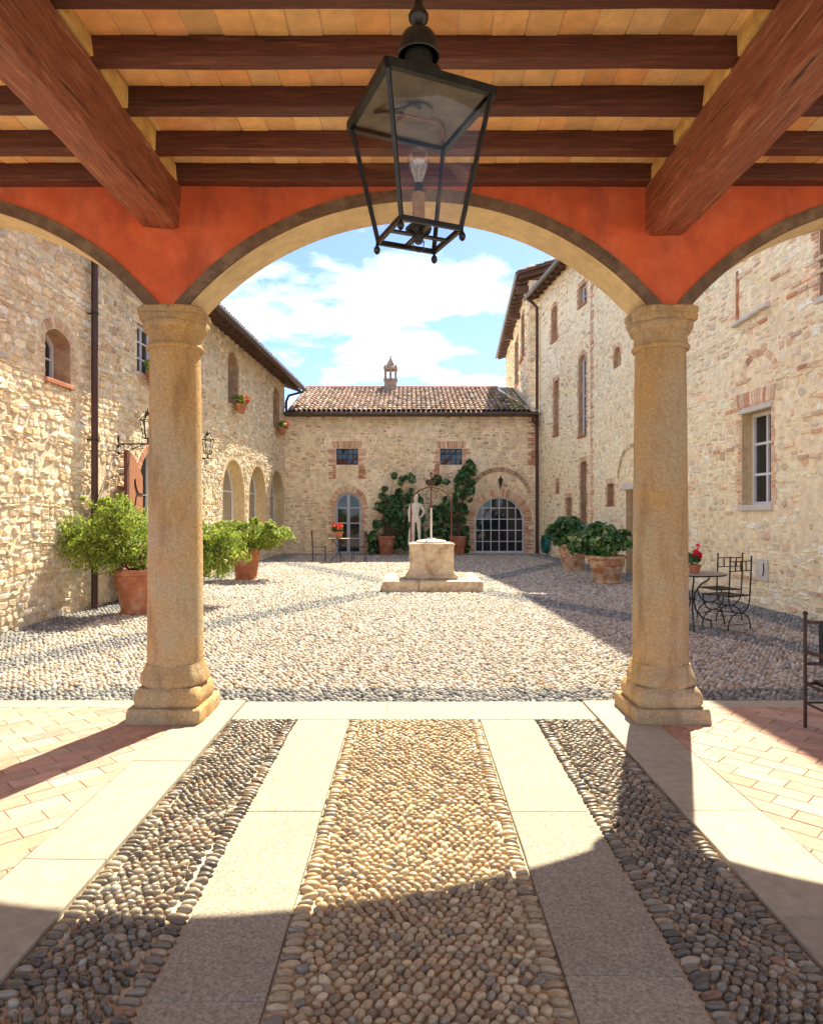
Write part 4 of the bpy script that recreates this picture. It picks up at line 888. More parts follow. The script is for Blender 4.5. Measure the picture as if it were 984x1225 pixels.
P.emit(house_a, 'brick', 'brick', 'bricks', minpx=5)
wA = window(house_a, fa, oA['wn'], cols=2, rows=3, fm='frame_white', fw=0.06, bw=0.045, sill=(0.06, 0.10, 0.05, 'stone_sill'), rv='soffit')
MB().box(fa.P((oA['wn']['u0'] + oA['wn']['u1']) / 2, 3.385, 0.008), (1.02, 0.06, 0.085), rz=math.atan2(fa.d.y, fa.d.x)).build('lintel', 'stone_sill', wA, bevel=0.006)
dA = window(house_a, fa, oA['dr'], name='door', cols=1, rows=1, fm='wood_door', fw=0.06, pane='wood_door', rv='soffit')
MB().box(fa.P((oA['dr']['u0'] + oA['dr']['u1']) / 2, 2.27, 0.02), (1.3, 0.08, 0.16), rz=math.atan2(fa.d.y, fa.d.x)).build('lintel', 'stone_sill', dA, bevel=0.006)
window(house_a, fa, oA['sw'], cols=1, rows=1, frame=False, pane='reveal'); window(house_a, fa, oA['up'], cols=2, rows=3, sill=(0.06, 0.08, 0.05, 'stone_sill'))
window(house_a, fa, oA['oc'], name='oculus', cols=1, rows=1, frame=False, pane='reveal', rv='brick' if False else 'reveal')
m = MB(); a, b = fa.P(AY(12.15), 4.98, 0.05), fa.P(AY(11.05), 5.04, 0.05)
for i in range(5):
    t0, t1 = i / 5, (i + 0.94) / 5; q = MB(); q.bar(a.lerp(b, t0) + Vector((0, 0, random.uniform(-0.01, 0.01))), a.lerp(b, t1), 0.12, 0.06); q.build('ledge_stone', 'stone_sill', house_a, bevel=0.008)
m = MB(); m.bar(fa.P(AY(12.08), 5.05, 0.015), fa.P(AY(12.08), 5.95, 0.015), 0.05, 0.05); m.build('brick_strip', 'terracotta', house_a, bevel=0.005)
m = MB(); m.box(fa.P(AY(11.3), 0.62, 0.02), (0.36, 0.03, 0.36), rz=math.atan2(fa.d.y, fa.d.x)); hz = m.build('hatch', 'stone_sill', house_a, bevel=0.006)
MB().tube([fa.P(AY(11.22), 0.74, 0.045), fa.P(AY(11.21), 0.62, 0.047), fa.P(AY(11.24), 0.52, 0.045)], 0.008, 5).build('hatch_hook', 'iron', hz)
fb = Fr(RB1, (5.54, 20.5)); HB = 10.0; BY = lambda y: (25.9 - y) / 5.4 * fb.W
def bys(px): return 4.95 + 0.109 * 25.9 , 0
def b_y(px): return (4.95 + 0.109 * 25.9) / ((px - CX) / F + 0.109)
def b_z(px, py): return CH + (CY - py) * b_y(px) / F
def b_op(x0, x1, y0, y1, **k):
    xm = (x0 + x1) / 2; return dict(u0=BY(b_y(x0)), u1=BY(b_y(x1)), v0=max(-0.03, b_z(xm, y1)), v1=b_z(xm, y0), **k)
house_b = empty('stone_house', fb.P(fb.W / 2, 0), 'tall stone house with narrow brick edged windows and a corner downpipe', 'house')
oB = [b_op(659.5, 666, 366, 407, depth=0.2, ex=0.10, rise=0.12), b_op(662, 667.5, 455, 520, depth=0.2, ex=0.10), b_op(692, 701, 340, 364, depth=0.16, ex=0.12), b_op(692, 700.5, 424, 521, depth=0.16, ex=0.12, rise=0.15), b_op(694, 701, 552, 640, depth=0.2, ex=0.10, rise=0.0), b_op(677, 683, 595, 640, depth=0.2, ex=0.10), b_op(665, 668, 576, 591, depth=0.2, ex=0.06)]
for o in oB: o['sb'] = 0.1
wall_face(house_b, fb, HB, oB, 'mortar_right')
P = Pieces(); rubble(fb, HB, oB, PAL_RB, P, hr=(0.06, 0.17), wr=(0.08, 0.32), proud=(0.003, 0.020), gap=0.028, skip=0.20, mid=False, sd=12); P.emit(house_b, 'stone', 'stone', 'stones', nmax=0)
P = Pieces()
for o in oB: voussoirs(fb, o, P, 0.14, pal=PAL_MID, w1=0.012)
P.emit(house_b, 'brick', 'brick', 'bricks', nmax=0)
for i, o in enumerate(oB): window(house_b, fb, o, cols=2 if i in (2, 3) else 1, rows=4 if i == 3 else 2 if i == 2 else 1, frame=i in (2, 3), pane='pane' if i in (2, 3, 4) else 'reveal', sill=(0.05, 0.07, 0.05, 'terracotta') if i < 4 else None)
# tower behind
ft_l = Fr((5.55, 39.4), (4.63, 26.25)); ft_f = Fr((4.63, 26.25), (5.6, 26.25)); HT = 10.7
tower = empty('stone_tower', (5.5, 30, 0), 'stone tower with loggia openings and deep eaves rising behind the low house', 'tower')
TY = lambda y: (39.4 - y) / 13.15 * ft_l.W
oT = [dict(u0=TY(33.2), u1=TY(31.0), v0=7.6, v1=10.0, depth=0.35, ex=0.10), dict(u0=TY(29.8), u1=TY(28.2), v0=8.3, v1=10.3, depth=0.35, ex=0.10)]
wall_face(tower, ft_l, HT, oT, 'mortar_far'); wall_face(tower, ft_f, HT, [], 'mortar_far')
P = Pieces(); rubble(ft_l, HT, oT, PAL_RB, P, hr=(0.10, 0.2), wr=(0.14, 0.4), gap=0.03, skip=0.2, mid=False); rubble(ft_f, HT, [], PAL_RB, P, hr=(0.10, 0.22), wr=(0.2, 0.4), gap=0.02, proud=(0.02, 0.07), skip=0.05, mid=False)
P.emit(tower, 'stone', 'stone', 'stones', nmax=0)
for o in oT: window(tower, ft_l, o, name='loggia_opening', cols=2, rows=1, fm='frame_grey', fw=0.08, sill=(0.1, 0.10, 0.10, 'terracotta'))
upT = Vector((math.cos(0.30), 0, math.sin(0.30))); A_ = Vector((4.12, 25.75, 10.85)); B_ = Vector((5.12, 40.0, 10.85)); dT = (B_ - A_).normalized()
rm = MB(); rm.add([A_, B_, B_ + upT * 5, A_ + upT * 5] + [q - Vector((0, 0, 0.06)) for q in (A_, B_, B_ + upT * 5, A_ + upT * 5)], [(3, 2, 1, 0), (4, 5, 6, 7), (0, 1, 5, 4), (1, 2, 6, 5), (2, 3, 7, 6), (3, 0, 4, 7)])
roof_t = rm.build('roof', 'roof_under', tower)
roof_strip(roof_t, A_, dT, upT, (B_ - A_).length, 0, 6, pal=PAL_ROOF)
for i in range(24):
    a = A_ + dT * (0.25 + i * 0.6) + upT * 0.06 - Vector((0, 0, 0.13)); MB().bar(a, a + upT * 1.5, 0.12, 0.14).build('rafter', 'wood_rafter', roof_t)
MB().tube([A_ - upT * 0.06 - Vector((0, 0, 0.02)), B_ - upT * 0.06 - Vector((0, 0, 0.02))], 0.07, 8).build('gutter', 'gutter', roof_t, smooth=True)
for i in range(3): MB().bar(ft_l.P(TY(26.6 + i * 3.6), 10.45, 0), ft_l.P(TY(26.6 + i * 3.6), 10.45, 0.45), 0.2, 0.25).build('bracket', 'wood_rafter', tower)
# roof over the two right houses
for nm, root, fr, Hh, ua, ub in (('b', house_b, fb, HB, -0.35, fb.W), ('a', house_a, fa, HA, 0.0, fa.W + 0.3)):
    upR = -fr.n * math.cos(0.32) + Vector((0, 0, math.sin(0.32))); eo = 0.42; A_, B_ = fr.P(ua, Hh, eo), fr.P(ub, Hh, eo)
    rm = MB(); rm.add([A_, B_, B_ + upR * 4, A_ + upR * 4] + [q - Vector((0, 0, 0.06)) for q in (A_, B_, B_ + upR * 4, A_ + upR * 4)], [(0, 1, 2, 3), (7, 6, 5, 4), (0, 4, 5, 1), (1, 5, 6, 2), (2, 6, 7, 3), (0, 3, 7, 4)])
    rr_ = rm.build('roof', 'roof_under', root); roof_strip(rr_, A_, fr.d, upR, (B_ - A_).length, 0, 3, pal=PAL_ROOF)
    MB().tube([A_ + fr.n * 0.05 - Vector((0, 0, 0.04)), B_ + fr.n * 0.05 - Vector((0, 0, 0.04))], 0.085, 10).build('gutter', 'gutter', rr_, smooth=True)
    u = ua + 0.3
    while u < ub:
        a = fr.P(u, Hh - 0.14, eo - 0.06); MB().bar(a, a + upR * 1.2, 0.10, 0.12).build('rafter', 'wood_rafter', rr_); u += 0.5
e = fb.P(-0.12, HB - 0.1, 0.45)
MB().tube([e, fb.P(-0.05, HB - 0.32, 0.22), fb.P(0.02, HB - 0.5, 0.10), fb.P(0.02, 0.0, 0.10)], 0.06, 10).build('downpipe', 'pipe_brown', house_b, smooth=True)

# ------------------------------------------------------------------ hanging lantern
s_ = 1.5 / 1.6; LC = Vector((0.028 * s_, 2.66 * s_, 0)); zt, zb = 3.10, CH + 1.1 * s_; aL = math.radians(23)
lan = empty('hanging_lantern', (LC.x, LC.y, zb), 'black square glass lantern with candle bulb hanging from the portico ceiling', 'lantern')
def lc(sx, sy, hw, z): 
    x, y = sx * hw, sy * hw; return Vector((LC.x + x * math.cos(aL) - y * math.sin(aL), LC.y + x * math.sin(aL) + y * math.cos(aL), z))
ht_, hb_ = 0.1985, 0.1165; CR = ((-1, -1), (1, -1), (1, 1), (-1, 1))
for i in range(4):
    a, b = CR[i], CR[(i + 1) % 4]
    MB().bar(lc(*a, ht_, zt), lc(*a, hb_, zb), 0.014, 0.014).build('corner_bar', 'lantern_metal', lan)
    m = MB(); m.bar(lc(*a, ht_ + 0.006, zt), lc(*b, ht_ + 0.006, zt), 0.022, 0.030); m.build('top_rail', 'lantern_metal', lan)
    MB().bar(lc(*a, hb_ + 0.002, zb), lc(*b, hb_ + 0.002, zb), 0.014, 0.018).build('bottom_rail', 'lantern_metal', lan)
    g0 = 0.006; m = MB(); m.add([lc(*a, ht_ - g0, zt - 0.012), lc(*b, ht_ - g0, zt - 0.012), lc(*b, hb_ - g0, zb + 0.01), lc(*a, hb_ - g0, zb + 0.01)], [(3, 2, 1, 0)]); m.build('glass_pane', 'lantern_glass', lan)
    m = MB(); m.lathe([(0.004, 0.02), (0.005, 0), (0.011, -0.008), (0.013, -0.018), (0.010, -0.028), (0.003, -0.034)], lc(*a, hb_ + 0.004, zb - 0.012), 10); m.build('foot_ball', 'lantern_metal', lan, smooth=True)
m = MB(); m.add([lc(*c, ht_ - 0.012, zt - 0.004) for c in CR], [(0, 3, 2, 1)]); top_p = m.build('reflector', 'lantern_inside', lan)
m = MB(); rows = [(ht_ + 0.014, zt + 0.014), (ht_ * 0.80, zt + 0.035), (ht_ * 0.55, zt + 0.075), (0.062, zt + 0.13), (0.055, zt + 0.15)]
for hw, z in rows:
    m.v += [lc(*c, hw, z) for c in CR]
for i in range(len(rows) - 1):
    for k in range(4): l = (k + 1) % 4; m.f.append([i * 4 + k, i * 4 + l, i * 4 + 4 + l, i * 4 + 4 + k])
cap = m.build('cap', 'lantern_metal', lan)
m = MB(); m.lathe([(0.052, 0.13), (0.052, 0.245), (0.06, 0.25)], LC + Vector((0, 0, zt)), 24); m.build('vent_collar', 'lantern_metal', cap, smooth=True)
m = MB(); m.lathe([(0.076, 0.195), (0.079, 0.20), (0.076, 0.215), (0.071, 0.25), (0.060, 0.275), (0.035, 0.29), (0.022, 0.30), (0.020, 0.315), (0.036, 0.335), (0.038, 0.35), (0.030, 0.365), (0.018, 0.39), (0.010, 0.44), (0.008, 0.52)], LC + Vector((0, 0, zt)), 24, cap=False); m.build('finial', 'lantern_metal', cap, smooth=True)
ring_z = zt + 0.52
m = MB(); zz = ring_z
k = 0
while zz < JB + JH - 0.01:
    pp = [LC + Vector(((0.010 * math.cos(t) if k % 2 else 0), (0 if k % 2 else 0.010 * math.cos(t)), zz + 0.016 + 0.020 * math.sin(t))) for t in np.linspace(0, 2 * PI, 11)[:-1]]
    m.tube(pp, 0.0035, 6, closed=True); zz += 0.032; k += 1
m.build('hanging_chain', 'lantern_metal', lan, smooth=True)
m = MB(); m.bar(lc(-1, 0, hb_, zb), lc(1, 0, hb_, zb), 0.02, 0.008); m.bar(lc(0, -1, hb_, zb + 0.004), lc(0, 1, hb_, zb + 0.004), 0.02, 0.008); m.build('base_cross', 'lantern_metal', lan)
m = MB(); m.lathe([(0.012, -0.03), (0.018, -0.02), (0.02, 0.0), (0.045, 0.012), (0.05, 0.025), (0.04, 0.035), (0.02, 0.04)], LC + Vector((0, 0, zb)), 20); m.build('drip_dish', 'lantern_metal', lan, smooth=True)
m = MB(); m.tube([LC + Vector((-0.02, 0, zb - 0.02)), LC + Vector((-0.018, 0, zb - 0.05)), LC + Vector((0, 0, zb - 0.062)), LC + Vector((0.018, 0, zb - 0.05)), LC + Vector((0.02, 0, zb - 0.02))], 0.0025, 6); m.build('pull_ring', 'lantern_metal', lan, smooth=True)
m = MB(); m.lathe([(0.0235, 0.04), (0.0235, 0.155), (0.021, 0.158)], LC + Vector((0, 0, zb)), 18); m.build('candle_tube', 'candle_tube', lan, smooth=True)
m = MB(); m.lathe([(0.017, 0.157), (0.017, 0.19), (0.013, 0.197)], LC + Vector((0, 0, zb)), 18); m.build('bulb_socket', 'iron', lan, smooth=True)
m = MB(); m.lathe([(0.014, 0.192), (0.017, 0.205), (0.026, 0.228), (0.036, 0.252), (0.041, 0.275), (0.039, 0.296), (0.029, 0.315), (0.014, 0.326), (0.001, 0.328)], LC + Vector((0, 0, zb)), 24); bulb = m.build('bulb', 'bulb_glass', lan, smooth=True)
m = MB(); b0 = LC + Vector((0, 0, zb)); m.tube([b0 + Vector((0, 0, 0.197)), b0 + Vector((0, 0, 0.25))], 0.004, 6); m.tube([b0 + Vector((-0.015, 0, 0.278)), b0 + Vector((-0.006, 0, 0.25)), b0 + Vector((0.006, 0, 0.25)), b0 + Vector((0.015, 0, 0.278)), b0 + Vector((0, 0.012, 0.284)), b0 + Vector((-0.015, 0, 0.278))], 0.0012, 5); m.build('filament', 'bulb_metal', bulb)
m = MB(); m.tube([lc(-0.75, 0.35, ht_, zt - 0.008), lc(-0.55, 0.1, ht_, zt - 0.02), lc(-0.2, -0.2, ht_, zt - 0.012), lc(-0.05, -0.2, ht_, zt - 0.02), lc(0.02, -0.05, ht_, zt + 0.0)], 0.004, 6); m.build('wire', 'iron', lan, smooth=True)
m = MB(); m.tube([lc(-0.7, 0.3, ht_, zt - 0.01), lc(-0.25, 0.2, ht_, zt - 0.01), lc(-0.25, 0.45, ht_, zt - 0.012), lc(-0.2, 0.15, ht_, zt - 0.012), lc(0.5, 0.15, ht_, zt - 0.012), lc(0.62, 0.25, ht_, zt - 0.012), lc(0.8, 0.62, ht_, zt - 0.012)], 0.0035, 6); m.build('copper_wire', 'copper', lan, smooth=True)
m = MB(); m.lathe([(0.055, -0.002), (0.055, -0.006), (0.05, -0.007)], LC + Vector((0, 0, zt - 0.005)), 24); m.build('vent_ring', 'lantern_inside', lan, smooth=True)

# ------------------------------------------------------------------ foliage
def leaves(n, centers, size, cols, sd=0, up=0.3, asp=0.42, shell=0.62, droop=0.0):
    r = np.random.default_rng(sd); K = len(centers); wts = np.array([c[3] * c[4] * c[5] for c in centers]) ** 0.62; idx = r.choice(K, n, p=wts / wts.sum()); C = np.array(centers)
    d = r.normal(0, 1, (n, 3)); d /= np.linalg.norm(d, axis=1)[:, None]; rad = shell + (1.05 - shell) * r.random(n) ** 0.6; rad *= np.where(r.random(n) < 0.12, r.uniform(0.3, 1, n), 1)
    pos = C[idx, :3] + d * rad[:, None] * C[idx, 3:6]; nrm = d + r.normal(0, 0.55, (n, 3)); nrm[:, 2] += up; nrm /= np.linalg.norm(nrm, axis=1)[:, None]
    t = np.cross(nrm, r.normal(0, 1, (n, 3))); t[:, 2] -= droop; t /= np.linalg.norm(t, axis=1)[:, None]; b = np.cross(nrm, t); s = size * r.uniform(0.5, 1.4, n)
    T = np.array([(0, 0, 0), (0.3, 0.5, 0.10), (0.7, 0.42, 0.06), (1, 0, -0.12), (0.7, -0.42, 0.06), (0.3, -0.5, 0.10), (0.5, 0, -0.02)]); V = []
    for x, y, z in T: V.append(pos + (t * (x - 0.5) + b * (y * asp * 1.0) + nrm * z)[:, :] * s[:, None])
    V = np.stack(V, 1); pal = np.array([c for _, c in cols]); pw = np.array([q for q, _ in cols], float); ci = r.choice(len(pal), n, p=pw / pw.sum()); cc = pal[ci] * r.uniform(0.7, 1.3, (n, 1))
    return V, [(0, 6, 1), (1, 6, 2), (2, 6, 3), (3, 6, 4), (4, 6, 5), (5, 6, 0)], cc
def crown(root, name, n, centers, size, cols, m, sd, **k):
    V, f, c = leaves(n, centers, size, cols, sd, **k); return big_mesh(name, V, f, c, m, root, smooth=False)
def clumps(c, r, n, cr, sd, flat=0.85):
    q = np.random.default_rng(sd); o = []
    for i in range(n):
        d = q.normal(0, 1, 3); d /= np.linalg.norm(d); k = q.uniform(0.35, 0.95); s = cr * q.uniform(0.65, 1.25)
        o.append((c[0] + d[0] * r[0] * k, c[1] + d[1] * r[1] * k, c[2] + d[2] * r[2] * k, s, s, s * flat))
    return o
def sprigs(c, r, n, sd, s0):
    q = np.random.default_rng(sd + 500); o = []
    for i in range(n):
        d = q.normal(0, 1, 3); d[2] = abs(d[2]) * 0.8 - 0.25; d /= np.linalg.norm(d); L_ = q.uniform(1.05, 1.42)
        for k in range(5):
            t = 0.75 + (L_ - 0.75) * k / 4; s = s0 * (1.1 - 0.13 * k); o.append((c[0] + d[0] * r[0] * t, c[1] + d[1] * r[1] * t, c[2] + d[2] * r[2] * t + 0.03 * k - 0.012 * k * k, s, s, s))
    return o
def pot(root, c, rt, rb, h, m, garland=False):
    mb = MB(); mb.lathe([(rb * 1.06, 0), (rb * 1.06, 0.04 * h), (rb, 0.06 * h), (rb + (rt - rb) * 0.5, 0.50 * h), (rb + (rt - rb) * 0.52 + 0.012, 0.52 * h), (rb + (rt - rb) * 0.55 + 0.012, 0.56 * h), (rb + (rt - rb) * 0.56, 0.58 * h), (rt * 0.95, 0.86 * h), (rt * 1.04, 0.88 * h), (rt * 1.06, 0.93 * h), (rt * 1.02, 0.99 * h), (rt * 0.94, h), (rt * 0.88, 0.97 * h), (rt * 0.84, 0.88 * h)], c, 32, cap=False, wob=0.02)
    p = mb.build('pot', m, root, smooth=True)
    MB().lathe([(rt * 0.86, 0.90 * h), (0.01, 0.93 * h)], c, 24).build('soil', 'soil', root)
    if garland:
        for i in range(6):
            a0 = 2 * PI * i / 6; g_ = MB(); path = []
            for j in range(9):
                a = a0 + 2 * PI / 6 * j / 8; z = 0.80 - 0.16 * math.sin(PI * j / 8); rr = rb + (rt - rb) * (0.56 + (z - 0.58) / 0.28 * 0.36) + 0.004; path.append(Vector(c) + Vector((rr * math.cos(a), rr * math.sin(a), z * h)))
            g_.tube(path, [0.012 + 0.014 * math.sin(PI * j / 8) for j in range(9)], 6); g_.build('garland', m, p, smooth=True)
            g_ = MB(); a = a0; rr = rt * 0.93; g_.ball(Vector(c) + Vector((rr * math.cos(a), rr * math.sin(a), 0.79 * h)), 0.035, 8); g_.build('rosette', m, p, smooth=True)
    return p
def stems(root, c, z0, targets, r0=0.02):
    mb = MB()
    for t in targets:
        a = Vector((c[0] + random.uniform(-0.06, 0.06), c[1] + random.uniform(-0.06, 0.06), z0)); b = Vector(t[:3]); md = a.lerp(b, 0.5) + Vector((random.uniform(-0.08, 0.08), random.uniform(-0.08, 0.08), 0.12)); mb.tube([a, a.lerp(md, 0.5) + Vector((0, 0, 0.04)), md, b], [r0, r0 * 0.8, r0 * 0.6, r0 * 0.25], 5)
    return mb.build('stem', 'bark', root, smooth=True)
LG = [(4, (0.257, 0.351, 0.046)), (3, (0.359, 0.453, 0.066)), (2, (0.156, 0.235, 0.04)), (1.2, (0.5, 0.529, 0.11)), (1, (0.111, 0.16, 0.034))]
LD = [(4, (0.055, 0.148, 0.043)), (3, (0.084, 0.21, 0.062)), (2, (0.038, 0.097, 0.035)), (1, (0.15, 0.28, 0.087))]
LDY = LD + [(1.0, (0.30, 0.33, 0.07))]
def shrub(name, label, loc, rt, rb, h, cc, cr, n_cl, clr, nl, size, pal, m, sd, pm='terracotta', garland=False, group=None, **k):
    root = empty(name, loc, label, 'potted plant', group); pot(root, loc, rt, rb, h, pm, garland); cl = clumps(cc, cr, n_cl, clr, sd); cl += sprigs(cc, cr, n_cl // 2, sd, clr * 0.36); stems(root, loc, h * 0.9, cl[:18] + cl[-8:]); crown(root, 'foliage', nl, cl, size, pal, m, sd, **k); return root
GRP = 'terracotta pots of shrubs in the courtyard'
shrub('potted_shrub', 'light green feathery shrub in a garlanded terracotta pot against the shutter', (-4.38, 10.71, -0.005), 0.36, 0.25, 0.70, (-4.66, 10.55, 1.20), (0.80, 0.66, 0.56), 66, 0.19, 15000, 0.062, LG, 'leaf', 21, garland=True, group=GRP, droop=0.5, asp=0.32)
shrub('potted_shrub', 'light green bushy shrub trailing low, tucked behind the column', (-3.98, 11.6, -0.005), 0.30, 0.22, 0.60, (-3.62, 11.6, 0.92), (0.60, 0.60, 0.54), 46, 0.19, 10000, 0.068, LG, 'leaf', 22, group=GRP, droop=0.6, asp=0.34)
shrub('potted_shrub', 'light green shrub in a plain terracotta pot before the arched windows', (-3.98, 16.1, -0.005), 0.36, 0.25, 0.80, (-3.80, 16.1, 1.04), (0.86, 0.66, 0.40), 52, 0.18, 8500, 0.082, LG, 'leaf', 23, group=GRP, droop=0.3, asp=0.36)
shrub('potted_shrub', 'dark glossy shrub with a swagged pale pot beside the green hose', (4.46, 18.5, -0.005), 0.38, 0.28, 0.72, (4.36, 18.5, 1.10), (0.56, 0.5, 0.34), 24, 0.22, 3000, 0.13, LD, 'leaf_dark', 24, 'terracotta_pale', True, GRP, asp=0.62)
shrub('potted_shrub', 'dark glossy shrub with some yellow leaves in a pale swagged pot', (4.46, 15.3, -0.005), 0.42, 0.28, 0.62, (4.28, 15.3, 0.95), (0.62, 0.52, 0.33), 26, 0.22, 3600, 0.13, LDY, 'leaf_dark', 25, 'terracotta_pale', True, GRP, asp=0.62)
def climber(label, x, y, zs, sd, h):
    root = empty('climbing_plant', (x, y, -0.005), label, 'climbing plant', 'climbers against the far house'); pot(root, (x, y, -0.005), 0.33, 0.24, 0.70, 'terracotta'); q = np.random.default_rng(sd); cl = []
    for z0, xa, xb, k in zs:
        for i in range(k): s = q.uniform(0.07, 0.19); cl.append((q.uniform(xa, xb), y + 0.25 + q.uniform(-0.15, 0.2), z0 + q.uniform(-0.25, 0.25), s, s * 0.8, s))
    stems(root, (x, y + 0.1, 0), 0.6, cl[::2], 0.018); crown(root, 'foliage', int(len(cl) * 46), cl, 0.16, LD, 'leaf_dark', sd, asp=0.55)
climber('dark climbing plant spreading beside the arched glass door', -0.95, 25.2, [(0.35, -1.6, 0.35, 18), (0.8, -1.55, 0.4, 24), (1.3, -1.35, 0.4, 24), (1.8, -1.25, 0.4, 18), (2.3, -1.1, 0.3, 12), (2.75, -0.9, 0.35, 6)], 31, 2.8)
climber('tall dark climbing plant reaching up beside the big arched window', 1.75, 25.25, [(0.45, 0.8, 2.1, 13), (1.0, 0.7, 2.15, 20), (1.5, 0.7, 2.2, 19), (2.0, 1.0, 2.35, 14), (2.5, 1.3, 2.4, 11), (3.0, 1.6, 2.35, 7), (3.3, 1.9, 2.35, 3), (2.7, 0.3, 1.0, 4)], 32, 3.4)
def flower_box(label, c, along, wd, sd, pc=(0.70, 0.05, 0.03), nf=160):
    c = Vector(c); root = empty('flower_box', c, label, 'flower box', 'flower bowls on the window sills'); al = Vector(along).normalized()
    m = MB(); n = 12; out_ = Vector((al.y, -al.x, 0)); rows = []
    for t, r in ((0.0, 0.45), (0.5, 0.8), (0.85, 0.95), (1.0, 1.0), (1.0, 0.9)):
        for k in range(n): a = 2 * PI * k / n; m.v.append(c + al * (math.cos(a) * wd / 2 * r) + out_ * (math.sin(a) * 0.15 * r) + Vector((0, 0, -0.24 + 0.24 * t)))
    for i in range(4):
        for k in range(n): l = (k + 1) % n; m.f.append([i * n + k, i * n + l, (i + 1) * n + l, (i + 1) * n + k])
    m.f.append(list(range(n))[::-1]); m.build('bowl', 'terracotta', root, smooth=True)
    q = np.random.default_rng(sd); cl = [(c.x + al.x * d + q.uniform(-0.05, 0.10), c.y + al.y * d, c.z + 0.08 + q.uniform(-0.03, 0.08), 0.11, 0.11, 0.10) for d in np.linspace(-wd * 0.45, wd * 0.45, 7)]
    crown(root, 'foliage', 600, cl, 0.07, LG, 'leaf', sd); crown(root, 'flowers', nf, [(a + 0.03, b, z + 0.05, r * 1.1, r * 1.1, r) for a, b, z, r, _, _ in cl[2:]], 0.065, [(3, pc), (2, (0.75, 0.16, 0.08)), (1, (0.6, 0.02, 0.03))], 'petal', sd + 1, asp=0.9)
for lab, k, sd in (('bowl of red geraniums under the upper window nearer the wall lamps', 'b1', 41), ('bowl of red geraniums under the upper window by the house corner', 'b2', 42), ('terracotta flower bowl under the square upper window above the shutter', 'w2', 43)):
    o = oL[k]; flower_box(lab, fl.P((o['u0'] + o['u1']) / 2, o['v0'] + 0.02, 0.22), fl.d, 0.75, sd)

# ------------------------------------------------------------------ wall lamps
def wall_lamp(label, y):
    b = fl.P(LY(y), 2.84, 0); root = empty('wall_lamp', b, label, 'wall lamp', 'bracket lanterns on the left house'); N_ = fl.n; Z = Vector((0, 0, 1))
    m = MB(); m.bar(b + N_ * 0.015 - Z * 0.20, b + N_ * 0.015 + Z * 0.16, 0.03, 0.03); m.bar(b, b + N_ * 0.62, 0.024, 0.024); m.bar(b + N_ * 0.02 - Z * 0.02, b + N_ * 0.02 - Z * 0.02 + Z * 0.001 + N_ * 0.001, 0.03)
    m.tube([b + N_ * 0.02 - Z * 0.18, b + N_ * 0.14 - Z * 0.17, b + N_ * 0.26 - Z * 0.10, b + N_ * 0.42 - Z * 0.03], 0.010, 6)
    for cx_, r in ((0.10, 0.05), (0.24, 0.035), (0.46, 0.035)):
        m.tube([b + N_ * (cx_ + r * math.cos(t)) + Z * (-0.015 - r + r * math.sin(t)) for t in np.linspace(0.5, 5.6, 12)], 0.007, 5)
    m.build('bracket', 'iron', root)
    t0 = b + N_ * 0.56 + Z * 0.03; m = MB(); m.tube([t0 - Z * 0.03, t0 + Z * 0.06], 0.014, 6); m.build('stem', 'iron', root)
    zb_, zt_ = 0.07, 0.40
    def c4(i, r, z): a = PI / 3 * i + 0.3; return t0 + Vector((r * math.cos(a), r * math.sin(a), z))
    for i in range(6):
        MB().bar(c4(i, 0.075, zb_), c4(i, 0.135, zt_), 0.013).build('frame_bar', 'iron', root)
        m = MB(); m.bar(c4(i, 0.075, zb_), c4(i + 1, 0.075, zb_), 0.013); m.bar(c4(i, 0.135, zt_), c4(i + 1, 0.135, zt_), 0.016); m.bar(c4(i, 0.135, zt_), c4(i, 0.05, zt_ + 0.10), 0.013); m.build('frame_rail', 'iron', root)
        m = MB(); m.add([c4(i, 0.072, zb_), c4(i + 1, 0.072, zb_), c4(i + 1, 0.130, zt_), c4(i, 0.130, zt_)], [(0, 1, 2, 3)]); m.build('glass_pane', 'lantern_glass', root)
    m = MB(); m.lathe([(0.06, zt_ + 0.09), (0.05, zt_ + 0.11), (0.02, zt_ + 0.13), (0.03, zt_ + 0.16), (0.012, zt_ + 0.18), (0.003, zt_ + 0.23)], t0, 10); m.build('cap', 'iron', root, smooth=True)
    for i in range(6): MB().tube([c4(i, 0.03, zt_ + 0.12), c4(i, 0.07, zt_ + 0.14), c4(i, 0.08, zt_ + 0.17)], 0.006, 5).build('cap_leaf', 'iron', root)
    m = MB(); m.lathe([(0.012, zb_), (0.012, zb_ + 0.10), (0.028, zb_ + 0.15), (0.024, zb_ + 0.19), (0.003, zb_ + 0.21)], t0, 10); m.build('bulb', 'rope_white', root, smooth=True)
wall_lamp('black bracket lantern above the wooden shutter', 12.2); wall_lamp('black bracket lantern between the shutter and the arched windows', 15.45)
wl = empty('wall_lamp', (3.42, 25.85, 2.75), 'tiny dark lamp above the big arched window', 'wall lamp')
m = MB(); m.bar((3.42, 25.9, 2.62), (3.42, 25.66, 2.62), 0.03); m.bar((3.42, 25.85, 2.5), (3.42, 25.85, 2.7), 0.03); m.build('bracket', 'iron', wl)
m = MB(); m.lathe([(0.04, 0), (0.085, 0.20), (0.09, 0.21), (0.03, 0.28), (0.01, 0.36)], (3.42, 25.66, 2.64), 6); m.build('lantern_body', 'iron', wl)

